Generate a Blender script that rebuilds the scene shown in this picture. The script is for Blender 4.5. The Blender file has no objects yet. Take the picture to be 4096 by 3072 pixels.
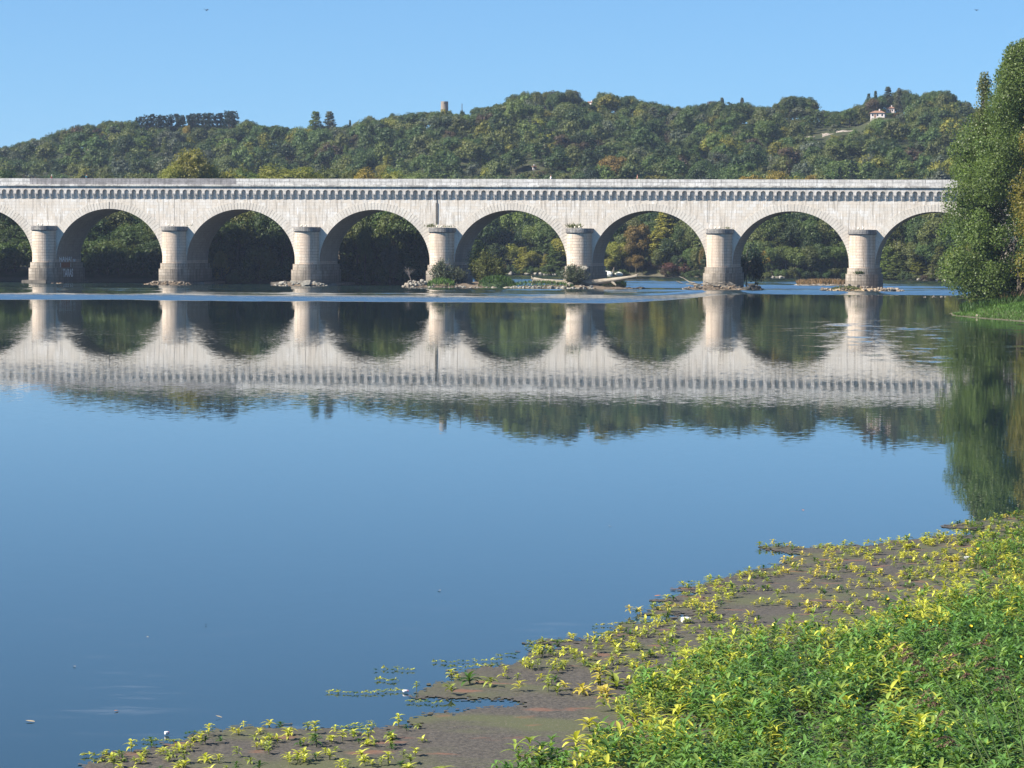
import bpy, math, random
import numpy as np
from mathutils import Matrix, Vector, noise as mnoise

# ------------------------------------------------------------------ camera, sky, sun, exposure
scene = bpy.context.scene
COL = scene.collection
FPX, CX, CY = 11400.0, 2048.0, 1536.0          # focal length and centre in pixels of a 4096 wide frame
CAMZ, ROLL, HOR = 6.9, 0.0061, 984.0
PITCH = math.atan((CY - HOR) / FPX)
cam_d = bpy.data.cameras.new("camera")
cam = bpy.data.objects.new("camera", cam_d)
COL.objects.link(cam)
cam_d.sensor_width = 36.0
cam_d.lens = FPX / 4096 * 36
cam_d.clip_start, cam_d.clip_end = 0.5, 9000
CAMROT = Matrix.Rotation(math.pi / 2 - PITCH, 3, 'X') @ Matrix.Rotation(ROLL, 3, 'Z')
cam.matrix_world = Matrix.Translation((0, 0, CAMZ)) @ CAMROT.to_4x4()
scene.camera = cam

SUN_AZ, SUN_EL = math.radians(71), math.radians(40)   # azimuth counted from -Y towards -X
to_sun = Vector((-math.sin(SUN_AZ) * math.cos(SUN_EL), -math.cos(SUN_AZ) * math.cos(SUN_EL), math.sin(SUN_EL)))
sun_d = bpy.data.lights.new("sun", 'SUN')
sun_d.energy, sun_d.angle, sun_d.color = 5.0, math.radians(0.53), (1.0, 0.92, 0.81)
sun = bpy.data.objects.new("sun", sun_d)
sun.rotation_euler = to_sun.to_track_quat('Z', 'Y').to_euler()
sun.location = (0, 0, 300)
COL.objects.link(sun)

world = bpy.data.worlds.new("World")
scene.world = world
world.use_nodes = True
wn, wl = world.node_tree.nodes, world.node_tree.links
wn.clear()
sky = wn.new('ShaderNodeTexSky')
sky.sky_type = 'NISHITA'
sky.sun_disc = False
sky.sun_elevation = SUN_EL
sky.sun_rotation = math.atan2(to_sun.x, to_sun.y)
sky.altitude = 0
sky.air_density, sky.dust_density, sky.ozone_density = 1.0, 0.35, 2.0
tint = wn.new('ShaderNodeMix')
tint.data_type, tint.blend_type = 'RGBA', 'MULTIPLY'
tint.inputs[0].default_value = 1.0
tint.inputs[7].default_value = (0.515, 0.755, 0.95, 1)
bg = wn.new('ShaderNodeBackground')
bg.inputs['Strength'].default_value = 0.081
wo = wn.new('ShaderNodeOutputWorld')
tc = wn.new('ShaderNodeTexCoord')
mp = wn.new('ShaderNodeMapping')
mp.inputs['Location'].default_value = (0, 0, 0.07)
wl.new(tc.outputs['Generated'], mp.inputs['Vector'])
wl.new(mp.outputs[0], sky.inputs[0])
wl.new(sky.outputs[0], tint.inputs[6])
wl.new(tint.outputs[2], bg.inputs['Color'])
wl.new(bg.outputs[0], wo.inputs['Surface'])

scene.view_settings.view_transform = 'Standard'
scene.view_settings.look = 'None'
scene.view_settings.gamma = 1
scene.view_settings.exposure = 1.1
cy = scene.cycles
cy.max_bounces, cy.diffuse_bounces, cy.glossy_bounces = 6, 2, 3
cy.transmission_bounces, cy.transparent_max_bounces, cy.volume_bounces = 2, 4, 0
cy.caustics_reflective = cy.caustics_refractive = False
cy.use_denoising = True


def ray(px, py):
    cr, sr = math.cos(ROLL), math.sin(ROLL)
    v = CAMROT @ Vector(((px - CX) / FPX, -(py - CY) / FPX, -1))
    return v / v.y


def at(px, py, d):
    """world point at depth d seen at a photo pixel"""
    r = ray(px, py)
    return Vector((r.x * d, d, CAMZ + r.z * d))


def onwater(px, py, z=0.0):
    r = ray(px, py)
    d = (z - CAMZ) / r.z
    return Vector((r.x * d, d, z))


def hor(px):
    return HOR + ROLL * (px - CX)


# ------------------------------------------------------------------ object helpers
def tag(o, label=None, cat=None, group=None, kind=None):
    if label: o['label'] = label
    if cat: o['category'] = cat
    if group: o['group'] = group
    if kind: o['kind'] = kind
    return o


def empty(name, loc=(0, 0, 0), rz=0.0):
    o = bpy.data.objects.new(name, None)
    o.location = loc
    o.rotation_euler = (0, 0, rz)
    o.empty_display_size = 0.5
    COL.objects.link(o)
    return o


def link(name, me, parent=None, loc=None, rz=None, scale=None):
    o = bpy.data.objects.new(name, me)
    COL.objects.link(o)
    if parent: o.parent = parent
    if loc is not None: o.location = loc
    if rz is not None: o.rotation_euler = (0, 0, rz)
    if scale is not None: o.scale = scale
    return o


def copy_tree(o, parent=None):
    c = o.copy()
    COL.objects.link(c)
    if parent: c.parent = parent
    for ch in list(o.children):
        copy_tree(ch, c)
    return c


def mk_mesh(name, verts, faces, mats=(), mat_idx=None, attrs=None, uv=None, smooth=False):
    """faces: list of int arrays (M,k); mat_idx: one int per array; attrs: {name: (kind, flat per-face values)}"""
    me = bpy.data.meshes.new(name)
    verts = np.asarray(verts, dtype=np.float32).reshape(-1, 3)
    faces = [np.asarray(f, dtype=np.int32) for f in faces if len(f)]
    nf = sum(len(f) for f in faces)
    loops = np.concatenate([f.ravel() for f in faces])
    counts = np.concatenate([np.full(len(f), f.shape[1], dtype=np.int32) for f in faces])
    starts = np.concatenate([[0], np.cumsum(counts)[:-1]]).astype(np.int32)
    me.vertices.add(len(verts))
    me.vertices.foreach_set('co', verts.ravel())
    me.loops.add(len(loops))
    me.loops.foreach_set('vertex_index', loops)
    me.polygons.add(nf)
    me.polygons.foreach_set('loop_start', starts)
    for m in mats: me.materials.append(m)
    if mat_idx is not None:
        mi = np.concatenate([np.full(len(f), k, dtype=np.int32) for f, k in zip(faces, mat_idx)])
        me.polygons.foreach_set('material_index', mi)
    if smooth:
        me.polygons.foreach_set('use_smooth', np.ones(nf, dtype=bool))
    if attrs:
        for an, (kind, vals) in attrs.items():
            a = me.attributes.new(an, kind, 'FACE')
            vals = np.asarray(vals, dtype=np.float32)
            a.data.foreach_set('color' if kind == 'FLOAT_COLOR' else 'value', vals.ravel())
    if uv is not None:
        l = me.uv_layers.new(name='UVMap')
        l.data.foreach_set('uv', np.asarray(uv, dtype=np.float32).ravel())
    me.update(calc_edges=True)
    me.validate()
    return me


class MB:
    """collects faces with uv in metres; builds ONE mesh object"""
    def __init__(self):
        self.v, self.f, self.u, self.m = [], [], [], []

    def face(self, pts, uv=None, m=0):
        b = len(self.v)
        self.v += [tuple(p) for p in pts]
        self.f.append(tuple(range(b, b + len(pts))))
        if uv is None:
            a = Vector(pts[1]) - Vector(pts[0]); c = Vector(pts[-1]) - Vector(pts[0])
            n = a.cross(c); n = [abs(x) for x in n]
            if n[2] >= n[0] and n[2] >= n[1]: uv = [(p[0], p[1]) for p in pts]
            elif n[1] >= n[0]: uv = [(p[0], p[2]) for p in pts]
            else: uv = [(p[1], p[2]) for p in pts]
        self.u += list(uv)
        self.m.append(m)

    def box(self, x0, x1, y0, y1, z0, z1, m=0, skip=''):
        P = lambda a, b, c: (a, b, c)
        if 'f' not in skip: self.face([P(x0, y0, z0), P(x1, y0, z0), P(x1, y0, z1), P(x0, y0, z1)], m=m)
        if 'b' not in skip: self.face([P(x1, y1, z0), P(x0, y1, z0), P(x0, y1, z1), P(x1, y1, z1)], m=m)
        if 'l' not in skip: self.face([P(x0, y1, z0), P(x0, y0, z0), P(x0, y0, z1), P(x0, y1, z1)], m=m)
        if 'r' not in skip: self.face([P(x1, y0, z0), P(x1, y1, z0), P(x1, y1, z1), P(x1, y0, z1)], m=m)
        if 't' not in skip: self.face([P(x0, y0, z1), P(x1, y0, z1), P(x1, y1, z1), P(x0, y1, z1)], m=m)
        if 'u' not in skip: self.face([P(x0, y1, z0), P(x1, y1, z0), P(x1, y0, z0), P(x0, y0, z0)], m=m)

    def build(self, name, mats, parent=None, smooth=False):
        me = bpy.data.meshes.new(name)
        me.from_pydata(self.v, [], self.f)
        l = me.uv_layers.new(name='UVMap')
        l.data.foreach_set('uv', np.array(self.u, dtype=np.float32).ravel())
        for m in (mats if isinstance(mats, (list, tuple)) else [mats]): me.materials.append(m)
        me.polygons.foreach_set('material_index', np.array(self.m, dtype=np.int32))
        if smooth: me.polygons.foreach_set('use_smooth', np.ones(len(self.f), dtype=bool))
        me.update()
        return link(name, me, parent)


def tube(pts, radii, sides=6):
    pts = [Vector(p) for p in pts]
    V, F = [], []
    for i, p in enumerate(pts):
        d = (pts[min(i + 1, len(pts) - 1)] - pts[max(i - 1, 0)]).normalized()
        a = d.orthogonal().normalized(); b = d.cross(a)
        for k in range(sides):
            t = 2 * math.pi * k / sides
            V.append(p + (a * math.cos(t) + b * math.sin(t)) * radii[i])
    for i in range(len(pts) - 1):
        for k in range(sides):
            F.append((i * sides + k, i * sides + (k + 1) % sides, (i + 1) * sides + (k + 1) % sides, (i + 1) * sides + k))
    return np.array([tuple(v) for v in V]), np.array(F)


def join(parts):
    """parts: list of (verts, quads) -> verts, quads"""
    V, F, b = [], [], 0
    for v, f in parts:
        V.append(np.asarray(v)); F.append(np.asarray(f) + b); b += len(v)
    return np.concatenate(V), np.concatenate(F)


# ------------------------------------------------------------------ materials
class NT:
    def __init__(self, name):
        self.m = bpy.data.materials.new(name)
        self.m.use_nodes = True
        self.t = self.m.node_tree
        self.t.nodes.clear()
        self.out = self.t.nodes.new('ShaderNodeOutputMaterial')

    def n(self, kind, **props):
        nd = self.t.nodes.new('ShaderNode' + kind)
        for k, v in props.items(): setattr(nd, k, v)
        return nd

    def set(self, sock, val):
        if hasattr(val, 'is_output') or isinstance(val, bpy.types.NodeSocket): self.t.links.new(val, sock)
        elif isinstance(val, tuple) and len(val) == 3 and sock.type == 'RGBA': sock.default_value = (*val, 1)
        else: sock.default_value = val
        return self

    def noise(self, vec, scale, detail=3.0, rough=0.5, out=0):
        nd = self.n('TexNoise')
        if vec is not None: self.set(nd.inputs['Vector'], vec)
        nd.inputs['Scale'].default_value, nd.inputs['Detail'].default_value, nd.inputs['Roughness'].default_value = scale, detail, rough
        return nd.outputs[out]

    def math(self, op, a, b=0.0, c=0.0, clamp=False):
        nd = self.n('Math', operation=op, use_clamp=clamp)
        self.set(nd.inputs[0], a); self.set(nd.inputs[1], b)
        if op in ('MULTIPLY_ADD', 'COMPARE'): self.set(nd.inputs[2], c)
        return nd.outputs[0]

    def vmul(self, a, b):
        nd = self.n('VectorMath', operation='MULTIPLY')
        self.set(nd.inputs[0], a); self.set(nd.inputs[1], b)
        return nd.outputs[0]

    def vop(self, op, a, b=(0, 0, 0)):
        nd = self.n('VectorMath', operation=op)
        self.set(nd.inputs[0], a); self.set(nd.inputs[1], b)
        return nd.outputs[0]

    def rng(self, v, a, b, c=0.0, d=1.0, smooth=True):
        nd = self.n('MapRange', interpolation_type='SMOOTHSTEP' if smooth else 'LINEAR')
        self.set(nd.inputs[0], v)
        for i, x in enumerate((a, b, c, d)): self.set(nd.inputs[i + 1], x)
        return nd.outputs[0]

    def mix(self, f, a, b, mode='MIX'):
        nd = self.n('Mix', data_type='RGBA', blend_type=mode)
        self.set(nd.inputs[0], f); self.set(nd.inputs[6], a); self.set(nd.inputs[7], b)
        return nd.outputs[2]

    def sep(self, v):
        nd = self.n('SeparateXYZ'); self.set(nd.inputs[0], v); return nd.outputs

    def comb(self, x, y, z):
        nd = self.n('CombineXYZ')
        for i, q in enumerate((x, y, z)): self.set(nd.inputs[i], q)
        return nd.outputs[0]

    def bsdf(self, color, rough=0.8, spec=0.3, normal=None, **kw):
        b = self.n('BsdfPrincipled')
        self.set(b.inputs['Base Color'], color); self.set(b.inputs['Roughness'], rough)
        b.inputs['Specular IOR Level'].default_value = spec
        if normal is not None: self.set(b.inputs['Normal'], normal)
        for k, v in kw.items(): self.set(b.inputs[k], v)
        return b.outputs[0]

    def bump(self, h, strength=0.3, dist=0.05):
        nd = self.n('Bump'); nd.inputs['Strength'].default_value = strength; nd.inputs['Distance'].default_value = dist
        self.set(nd.inputs['Height'], h); return nd.outputs[0]

    def done(self, sh):
        self.t.links.new(sh, self.out.inputs['Surface'])
        return self.m

    @property
    def pos(self): return self.n('NewGeometry').outputs['Position']

    @property
    def obj(self): return self.n('TexCoord').outputs['Object']

    @property
    def uv(self): return self.n('TexCoord').outputs['UV']


def plain(name, c, rough=0.7, spec=0.3, var=0.25, scale=3.0):
    t = NT(name)
    nz = t.noise(t.obj, scale, 4)
    f = t.rng(nz, 0.3, 0.7, 1 - var, 1 + var, False)
    return t.done(t.bsdf(t.mix(1.0, c, t.comb(f, f, f), 'MULTIPLY'), rough, spec))


def stone(name, base, warm, bw, bh, mortar=0.02, joint=0.55, streak=0.3, grime=0.0, grime_z=(0, 3), white=0.0, gray=0.0, rowoff=0.5):
    """cut limestone: uv in metres; courses, tonal blocks, rain streaks, dark growth near the water"""
    t = NT(name)
    uv = t.uv
    br = t.n('TexBrick', offset=rowoff)
    t.set(br.inputs['Vector'], uv)
    for k, v in (('Scale', 1.0), ('Mortar Size', mortar), ('Mortar Smooth', 0.3), ('Brick Width', bw), ('Row Height', bh), ('Bias', 0.0)):
        br.inputs[k].default_value = v
    br.inputs['Color1'].default_value = (*base, 1)
    br.inputs['Color2'].default_value = (*warm, 1)
    br.inputs['Mortar'].default_value = (*[c * joint for c in warm], 1)
    c = br.outputs['Color']
    p = t.obj
    big = t.rng(t.noise(p, 0.25, 5, 0.6), 0.38, 0.62)
    c = t.mix(t.math('MULTIPLY', big, 0.7), c, tuple(x * 0.9 for x in warm))
    s1 = t.noise(t.vmul(p, (2.6, 2.6, 0.16)), 1.0, 5, 0.65)
    dark = t.rng(s1, 0.48, 0.64)
    c = t.mix(t.math('MULTIPLY', dark, streak), c, tuple(x * 0.45 for x in warm))
    s2 = t.noise(t.vmul(p, (3.4, 3.4, 0.45)), 1.0, 4, 0.7)
    if white > 0:
        c = t.mix(t.math('MULTIPLY', t.rng(s2, 0.57, 0.65), white), c, (0.86, 0.85, 0.82))
    fine = t.rng(t.noise(p, 6.0, 4, 0.7), 0.3, 0.7, 0.86, 1.1, False)
    c = t.mix(1.0, c, t.comb(fine, fine, fine), 'MULTIPLY')
    if gray > 0:
        g = t.math('ADD', t.noise(t.vmul(p, (0.5, 0.5, 1.3)), 1.0, 6, 0.75), t.math('MULTIPLY', s1, 0.35))
        c = t.mix(t.math('MULTIPLY', t.rng(g, 0.62, 0.74), gray), c, (0.13, 0.125, 0.125))
    if grime > 0:
        z = t.sep(p)[2]
        wob = t.math('ADD', z, t.math('MULTIPLY', t.math('SUBTRACT', t.noise(t.vmul(p, (1.2, 1.2, 0.5)), 1.0, 5), 0.5), 4.0))
        low = t.rng(wob, grime_z[0], grime_z[1], 1.0, 0.0)
        c = t.mix(t.math('MULTIPLY', low, grime), c, (0.10, 0.09, 0.075))
    h = t.math('SUBTRACT', t.noise(p, 3.0, 5), br.outputs['Fac'])
    return t.done(t.bsdf(c, 0.88, 0.2, t.bump(h, 0.5, 0.04)))


def foliage(name, source, gloss=0.25, trans=0.3, rough=0.5, var=0.22):
    """leaf material; source 'obj' = Object colour, 'attr' = face attribute tint, or a colour"""
    t = NT(name)
    if source == 'obj': c = t.n('ObjectInfo').outputs['Color']
    elif source == 'attr': c = t.n('Attribute', attribute_name='tint').outputs['Color']
    else: c = source
    r = t.n('Attribute', attribute_name='rnd').outputs['Fac']
    f = t.rng(r, 0, 1, 1 - var, 1 + var, False)
    c = t.mix(1.0, c, t.comb(f, f, f), 'MULTIPLY')
    nz = t.rng(t.noise(t.pos, 0.22, 3), 0.35, 0.65)
    c = t.mix(t.math('MULTIPLY', nz, 0.2), c, t.mix(1.0, c, (1.35, 1.12, 0.75), 'MULTIPLY'))
    b = t.bsdf(c, rough, gloss)
    tr = t.n('BsdfTranslucent')
    t.set(tr.inputs['Color'], t.mix(1.0, c, (1.25, 1.3, 0.6), 'MULTIPLY'))
    mx = t.n('MixShader'); mx.inputs[0].default_value = trans
    t.t.links.new(b, mx.inputs[1]); t.t.links.new(tr.outputs[0], mx.inputs[2])
    return t.done(mx.outputs[0])


M_SPANDREL = stone('limestone_spandrel', (0.70, 0.68, 0.64), (0.66, 0.59, 0.50), 1.1, 0.5, 0.015, 0.82, 0.68, white=0.85)
M_PIER = stone('limestone_pier', (0.63, 0.56, 0.47), (0.57, 0.46, 0.36), 2.4, 0.48, 0.035, 0.45, 0.45, grime=0.3, grime_z=(0.5, 3.0))
M_PLINTH = stone('limestone_plinth', (0.46, 0.41, 0.345), (0.34, 0.29, 0.23), 1.9, 0.5, 0.03, 0.4, 0.8, grime=0.6, grime_z=(0.4, 3.4))
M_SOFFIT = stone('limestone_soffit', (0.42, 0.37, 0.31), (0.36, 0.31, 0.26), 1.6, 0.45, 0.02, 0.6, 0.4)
M_RING = stone('limestone_ring', (0.68, 0.64, 0.57), (0.62, 0.56, 0.48), 9.0, 9.0, 0.0, 1.0, 0.25, white=0.3)
M_CAP = stone('limestone_cap', (0.34, 0.33, 0.31), (0.25, 0.24, 0.22), 1.4, 0.9, 0.02, 0.5, 0.7, gray=0.8)
M_ARCADE = stone('limestone_arcade', (0.64, 0.62, 0.59), (0.59, 0.54, 0.48), 1.3, 2.0, 0.01, 0.7, 0.45, white=0.3, gray=0.12)
M_PARAPET = stone('limestone_parapet', (0.66, 0.65, 0.63), (0.60, 0.58, 0.54), 1.75, 0.5, 0.035, 0.4, 0.45, gray=0.28)
M_PARAPET_OLD = stone('limestone_parapet_weathered', (0.36, 0.345, 0.345), (0.28, 0.27, 0.27), 1.75, 0.5, 0.015, 0.6, 0.5, gray=0.5)
M_CORNICE = stone('limestone_cornice', (0.62, 0.61, 0.58), (0.52, 0.50, 0.45), 1.6, 2.0, 0.015, 0.4, 0.4, gray=0.6)
M_BARK = plain('bark', (0.10, 0.085, 0.065), 0.9)
M_TOWER = stone('rubble_tower', (0.36, 0.31, 0.26), (0.30, 0.25, 0.2), 0.6, 0.35, 0.03, 0.6, 0.4)
M_F_OBJ = foliage('foliage', 'obj')
M_F_ATTR = foliage('foliage_mass', 'attr')
M_F_SHINY = foliage('poplar_foliage', 'obj', 0.35, 0.40, 0.45, 0.4)
M_ROCK = NT('limestone_rock')
_t = M_ROCK
_c = _t.n('ObjectInfo').outputs['Color']
_f = _t.rng(_t.noise(_t.pos, 1.5, 5, 0.7), 0.3, 0.7, 0.6, 1.2, False)
_c = _t.mix(1.0, _c, _t.comb(_f, _f, _f), 'MULTIPLY')
M_ROCK = _t.done(_t.bsdf(_c, 0.9, 0.2, _t.bump(_t.noise(_t.pos, 2.5, 5), 0.6, 0.15)))


# ------------------------------------------------------------------ terrain
BANK = np.array([(-6000, 560), (-3000, 535), (0, 514), (700, 508), (1250, 503), (1700, 500), (1745, 501), (1800, 640), (1850, 684),
                 (2048, 686), (2400, 671), (2640, 668), (2900, 650), (3100, 642), (3400, 638), (3700, 612), (3900, 596), (5000, 580), (8000, 560)], float)
SKY = np.array([(-3000, 640), (-800, 600), (0, 575), (43, 576), (101, 557), (174, 535), (239, 510), (340, 488), (405, 490), (427, 474), (506, 476), (560, 480), (950, 480),
                (990, 474), (1020, 492), (1120, 497), (1220, 502), (1345, 501), (1420, 490), (1468, 462), (1520, 465), (1570, 450), (1620, 450), (1658, 436), (1725, 438), (1780, 440),
                (1840, 444), (1880, 438), (1915, 425), (1976, 415), (2030, 387), (2085, 365), (2146, 362), (2207, 354), (2281, 354), (2336, 395), (2365, 410), (2400, 362),
                (2437, 362), (2458, 381), (2512, 377), (2580, 402), (2630, 408), (2682, 412), (2688, 430), (2770, 412), (2851, 402), (2890, 396), (2930, 410),
                (2978, 400), (3016, 416), (3091, 422), (3135, 386), (3180, 374), (3236, 390), (3255, 432), (3287, 434), (3331, 444), (3363, 447), (3382, 430), (3445, 409),
                (3470, 385), (3501, 380), (3552, 352), (3596, 355), (3621, 364), (3672, 375), (3722, 358), (3773, 354), (3811, 367), (3842, 400), (3950, 440),
                (4100, 450), (5000, 470), (8000, 560)], float)
XS = np.array([(0, 12), (33, 15), (36, 16), (45, 17), (70, 18.5), (100, 23), (200, 41), (250, 48.2), (272, 48.5), (284, 46.2), (293, 45.2), (305, 46.5), (325, 52), (345, 58), (400, 76), (470, 92), (600, 100), (760, 180), (4000, 900)], float)
_sp = np.arange(-3000, 8001, 20.0)
_sv = np.interp(_sp, SKY[:, 0], SKY[:, 1])
_k = np.exp(-np.linspace(-2, 2, 15) ** 2); _k /= _k.sum()
_sm = np.convolve(np.pad(_sv, 7, mode='edge'), _k, mode='valid')
DCREST = 1000.0
TREE_PX = 88.0


def crest_z(px):
    y = np.interp(px, _sp, _sm) + TREE_PX - 84 * np.exp(-((px - 1822) / 120.0) ** 2)
    y = y - 45 * np.exp(-((px - 3335) / 80.0) ** 2) - 28 * np.exp(-((px - 3500) / 80.0) ** 2)
    return CAMZ + (HOR + ROLL * (px - CX) - y) / FPX * DCREST


def sstep(t):
    t = np.clip(t, 0, 1); return t * t * (3 - 2 * t)


def ground(x, y):
    x = np.asarray(x, float); y = np.maximum(np.asarray(y, float), 1.0)
    px = CX + FPX * x / y
    bank = np.interp(px, BANK[:, 0], BANK[:, 1])
    s = y - bank
    foot = np.interp(px, [-3000, 1700, 2048, 2400, 2650, 2900, 3400, 3900, 8000], [720, 715, 700, 685, 680, 664, 652, 612, 575])
    wob = 1.6 * np.sin(x * 0.11 + 1.3) * np.sin(y * 0.09) + 1.1 * np.sin(x * 0.043 + y * 0.031)
    far = np.clip(s * 0.35, -1.8, 0) + 2.2 * sstep(s / 6.0) + np.where(s > 0, 0.4 * sstep(s / 40), 0)
    t = (y - foot) / (DCREST - foot)
    far = far + (crest_z(px) - 2.6) * np.clip(0.45 * sstep(t) + 0.55 * np.clip(t, 0, 1), 0, 1) + wob * sstep(t * 5) * sstep((1.15 - t) * 6)
    far = far - np.clip(y - DCREST, 0, 1500) * 0.05
    r = x - np.interp(y, XS[:, 0], XS[:, 1])
    right = np.clip(r * 0.3, -1.8, 0) + 0.9 * sstep(r / 5.0) + 2.0 * sstep((r - 3) / 14.0) + 1.5 * sstep((r - 15) / 40)
    near = np.clip((33 - y) * 0.25, -1.8, 0) + 4.2 * sstep((33 - y) / 33.0)
    return np.maximum(np.maximum(far, right), near)


def gz(x, y): return float(ground(x, y))


def hit(px, py, d0=620, d1=1100):
    """first terrain point seen at a photo pixel"""
    r = ray(px, py)
    for d in np.arange(d0, d1, 1.5):
        if gz(r.x * d, d) >= CAMZ + r.z * d:
            return Vector((r.x * d, d, gz(r.x * d, d)))
    d = d1 - 100
    return Vector((r.x * d, d, gz(r.x * d, d)))


def build_terrain():
    aa = np.concatenate([np.linspace(-0.7, -0.24, 20), np.linspace(-0.23, 0.23, 280), np.linspace(0.24, 0.7, 20)])
    dd = np.concatenate([[2, 10, 20, 26], np.linspace(30, 120, 60), np.linspace(124, 480, 120), np.linspace(482, 700, 150), np.linspace(704, 1040, 90), np.linspace(1060, 1500, 12), [2000, 2600]])
    A, D = np.meshgrid(aa, dd)
    X, Y = A * D, D
    Z = ground(X, Y)
    n, m = len(dd), len(aa)
    idx = np.arange(n * m).reshape(n, m)
    q = np.stack([idx[:-1, :-1], idx[:-1, 1:], idx[1:, 1:], idx[1:, :-1]], -1).reshape(-1, 4)
    t = NT('earth')
    p = t.pos
    c = t.mix(t.rng(t.noise(p, 0.08, 5), 0.35, 0.65), (0.055, 0.06, 0.03), (0.035, 0.05, 0.02))
    c = t.mix(t.rng(t.noise(p, 0.6, 5), 0.5, 0.75), c, (0.08, 0.07, 0.045))
    z = t.sep(p)[2]
    c = t.mix(t.rng(z, 0.35, 1.0, 1, 0), c, (0.11, 0.10, 0.07))
    y = t.sep(p)[1]
    x = t.sep(p)[0]
    bare = t.math('MULTIPLY', t.rng(y, 950, 975), t.math('MULTIPLY', t.rng(x, -28, -22), t.rng(x, -14, -10, 1, 0)))
    c = t.mix(t.math('MULTIPLY', bare, 0.8), c, (0.21, 0.16, 0.115))
    m = t.done(t.bsdf(c, 0.95, 0.1))
    o = link('ground', mk_mesh('ground', np.stack([X, Y, Z], -1), [q], [m], smooth=True))
    tag(o, kind='structure')


def build_water():
    t = NT('river_water')
    p = t.pos
    xyz = t.sep(p)
    X, Y = xyz[0], xyz[1]
    big = t.noise(t.vmul(p, (0.012, 0.03, 1)), 1.0, 3)
    patch = t.rng(big, 0.35, 0.65, 0.35, 1.25)
    fine = t.vop('SUBTRACT', t.noise(t.vmul(p, (2.8, 4.6, 1)), 1.0, 2, 0.6, 1), (0.5, 0.5, 0.5))
    mid = t.vop('SUBTRACT', t.noise(t.vmul(p, (0.35, 0.9, 1)), 1.0, 2, 0.5, 1), (0.5, 0.5, 0.5))
    kf = t.math('MULTIPLY', patch, t.rng(Y, 50, 230, 0.005, 0.032))
    km = t.math('MULTIPLY', patch, t.rng(Y, 70, 240, 0.0008, 0.005))
    # broken water below the piers: one sharp lower edge, streaky inside
    yb = t.math('ADD', t.rng(X, 10, 38, 346, 420), t.math('MULTIPLY', t.math('SUBTRACT', t.noise(t.vmul(p, (0.05, 0.0, 0)), 1.0, 3), 0.5), 22.0))
    dy = t.math('SUBTRACT', Y, yb)
    band = t.rng(dy, 0.0, 5.0)
    streak = t.rng(t.noise(t.vmul(p, (0.022, 0.085, 1)), 1.0, 4, 0.6), 0.36, 0.62)
    inner = t.rng(dy, 25.0, 90.0, 1.0, 0.75)
    up = t.math('MULTIPLY', t.rng(Y, 472, 486), t.rng(t.noise(t.vmul(p, (0.012, 0.05, 1)), 1.0, 3), 0.3, 0.55, 0.45, 1.0))
    rough = t.math('MULTIPLY', band, t.math('MULTIPLY', t.math('MAXIMUM', streak, t.rng(dy, 30, 60, 1, 0.30)), inner))
    # drifting weed and wind patches off the right bank
    wz = t.math('MULTIPLY', t.math('MULTIPLY', t.rng(X, 18, 32), t.rng(Y, 145, 175)), t.rng(Y, 250, 285, 1, 0))
    weed = t.math('MULTIPLY', wz, t.rng(t.noise(t.vmul(p, (0.25, 0.22, 1)), 1.0, 5, 0.7), 0.52, 0.62))
    rough2 = t.math('MAXIMUM', t.math('MAXIMUM', rough, t.math('MULTIPLY', up, 0.95)), t.math('MULTIPLY', weed, 0.45))
    chop = t.vop('SUBTRACT', t.noise(t.vmul(p, (0.7, 1.1, 1)), 1.0, 3, 0.6, 1), (0.5, 0.5, 0.5))

    def scale(v, s):
        nd = t.n('VectorMath', operation='SCALE'); t.set(nd.inputs[0], v); t.set(nd.inputs['Scale'], s); return nd.outputs[0]
    slope = t.vop('ADD', scale(fine, kf), scale(mid, km))
    slope = t.vop('ADD', slope, scale(chop, t.math('MULTIPLY', rough2, 0.13)))
    slope = t.vop('ADD', slope, t.comb(0.0, t.math('MULTIPLY', rough2, -0.085), 0.0))
    s = t.sep(slope)
    nrm = t.vop('NORMALIZE', t.comb(s[0], s[1], 1.0))
    scum = t.math('MULTIPLY', t.rng(t.noise(t.vmul(p, (0.45, 1.3, 1)), 1.0, 6, 0.65), 0.55, 0.70), t.math('MULTIPLY', t.rng(Y, 56, 48, 0, 1), t.rng(t.noise(t.vmul(p, (.12, .12, 1)), 1.0, 2), .45, .6)))
    base = t.mix(t.math('MULTIPLY', scum, 0.22), (0.012, 0.026, 0.027), (0.3, 0.3, 0.3))
    base = t.mix(t.math('MULTIPLY', weed, 0.5), base, (0.05, 0.055, 0.03))
    b = t.bsdf(base, t.math('MULTIPLY', rough2, 0.04), 0.5, nrm, IOR=1.333)
    m = t.done(b)
    V = np.array([(-3000, -200, 0), (3000, -200, 0), (3000, 1200, 0), (-3000, 1200, 0)], float)
    tag(link('river_water', mk_mesh('river_water', V, [np.array([[0, 1, 2, 3]])], [m])), kind='structure')


build_terrain()
build_water()

# ------------------------------------------------------------------ the canal bridge
BD, BTH, BL0, BAY = 477.0, 0.18832, -14.41, 23.4
bridge = empty('canal_bridge', (0, BD, 0), -BTH)
tag(bridge, 'long pale limestone canal bridge of round arches with a corbelled arcade under its parapet', 'bridge')
BROT = Matrix.Rotation(-BTH, 3, 'Z')
WID = 12.48


def bw(L, n, z=0.0):
    """bridge coordinates (along, depth behind the face, height) -> world"""
    v = BROT @ Vector((L, n, 0)); return Vector((v.x, v.y + BD, z))


def L_of(px, n=0.0):
    """place along the bridge seen at photo column px, n metres behind the face"""
    a = (px - CX) / FPX
    c, s = math.cos(BTH), math.sin(BTH)
    return (a * (BD + n * c) - n * s) / (c + a * s)


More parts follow.
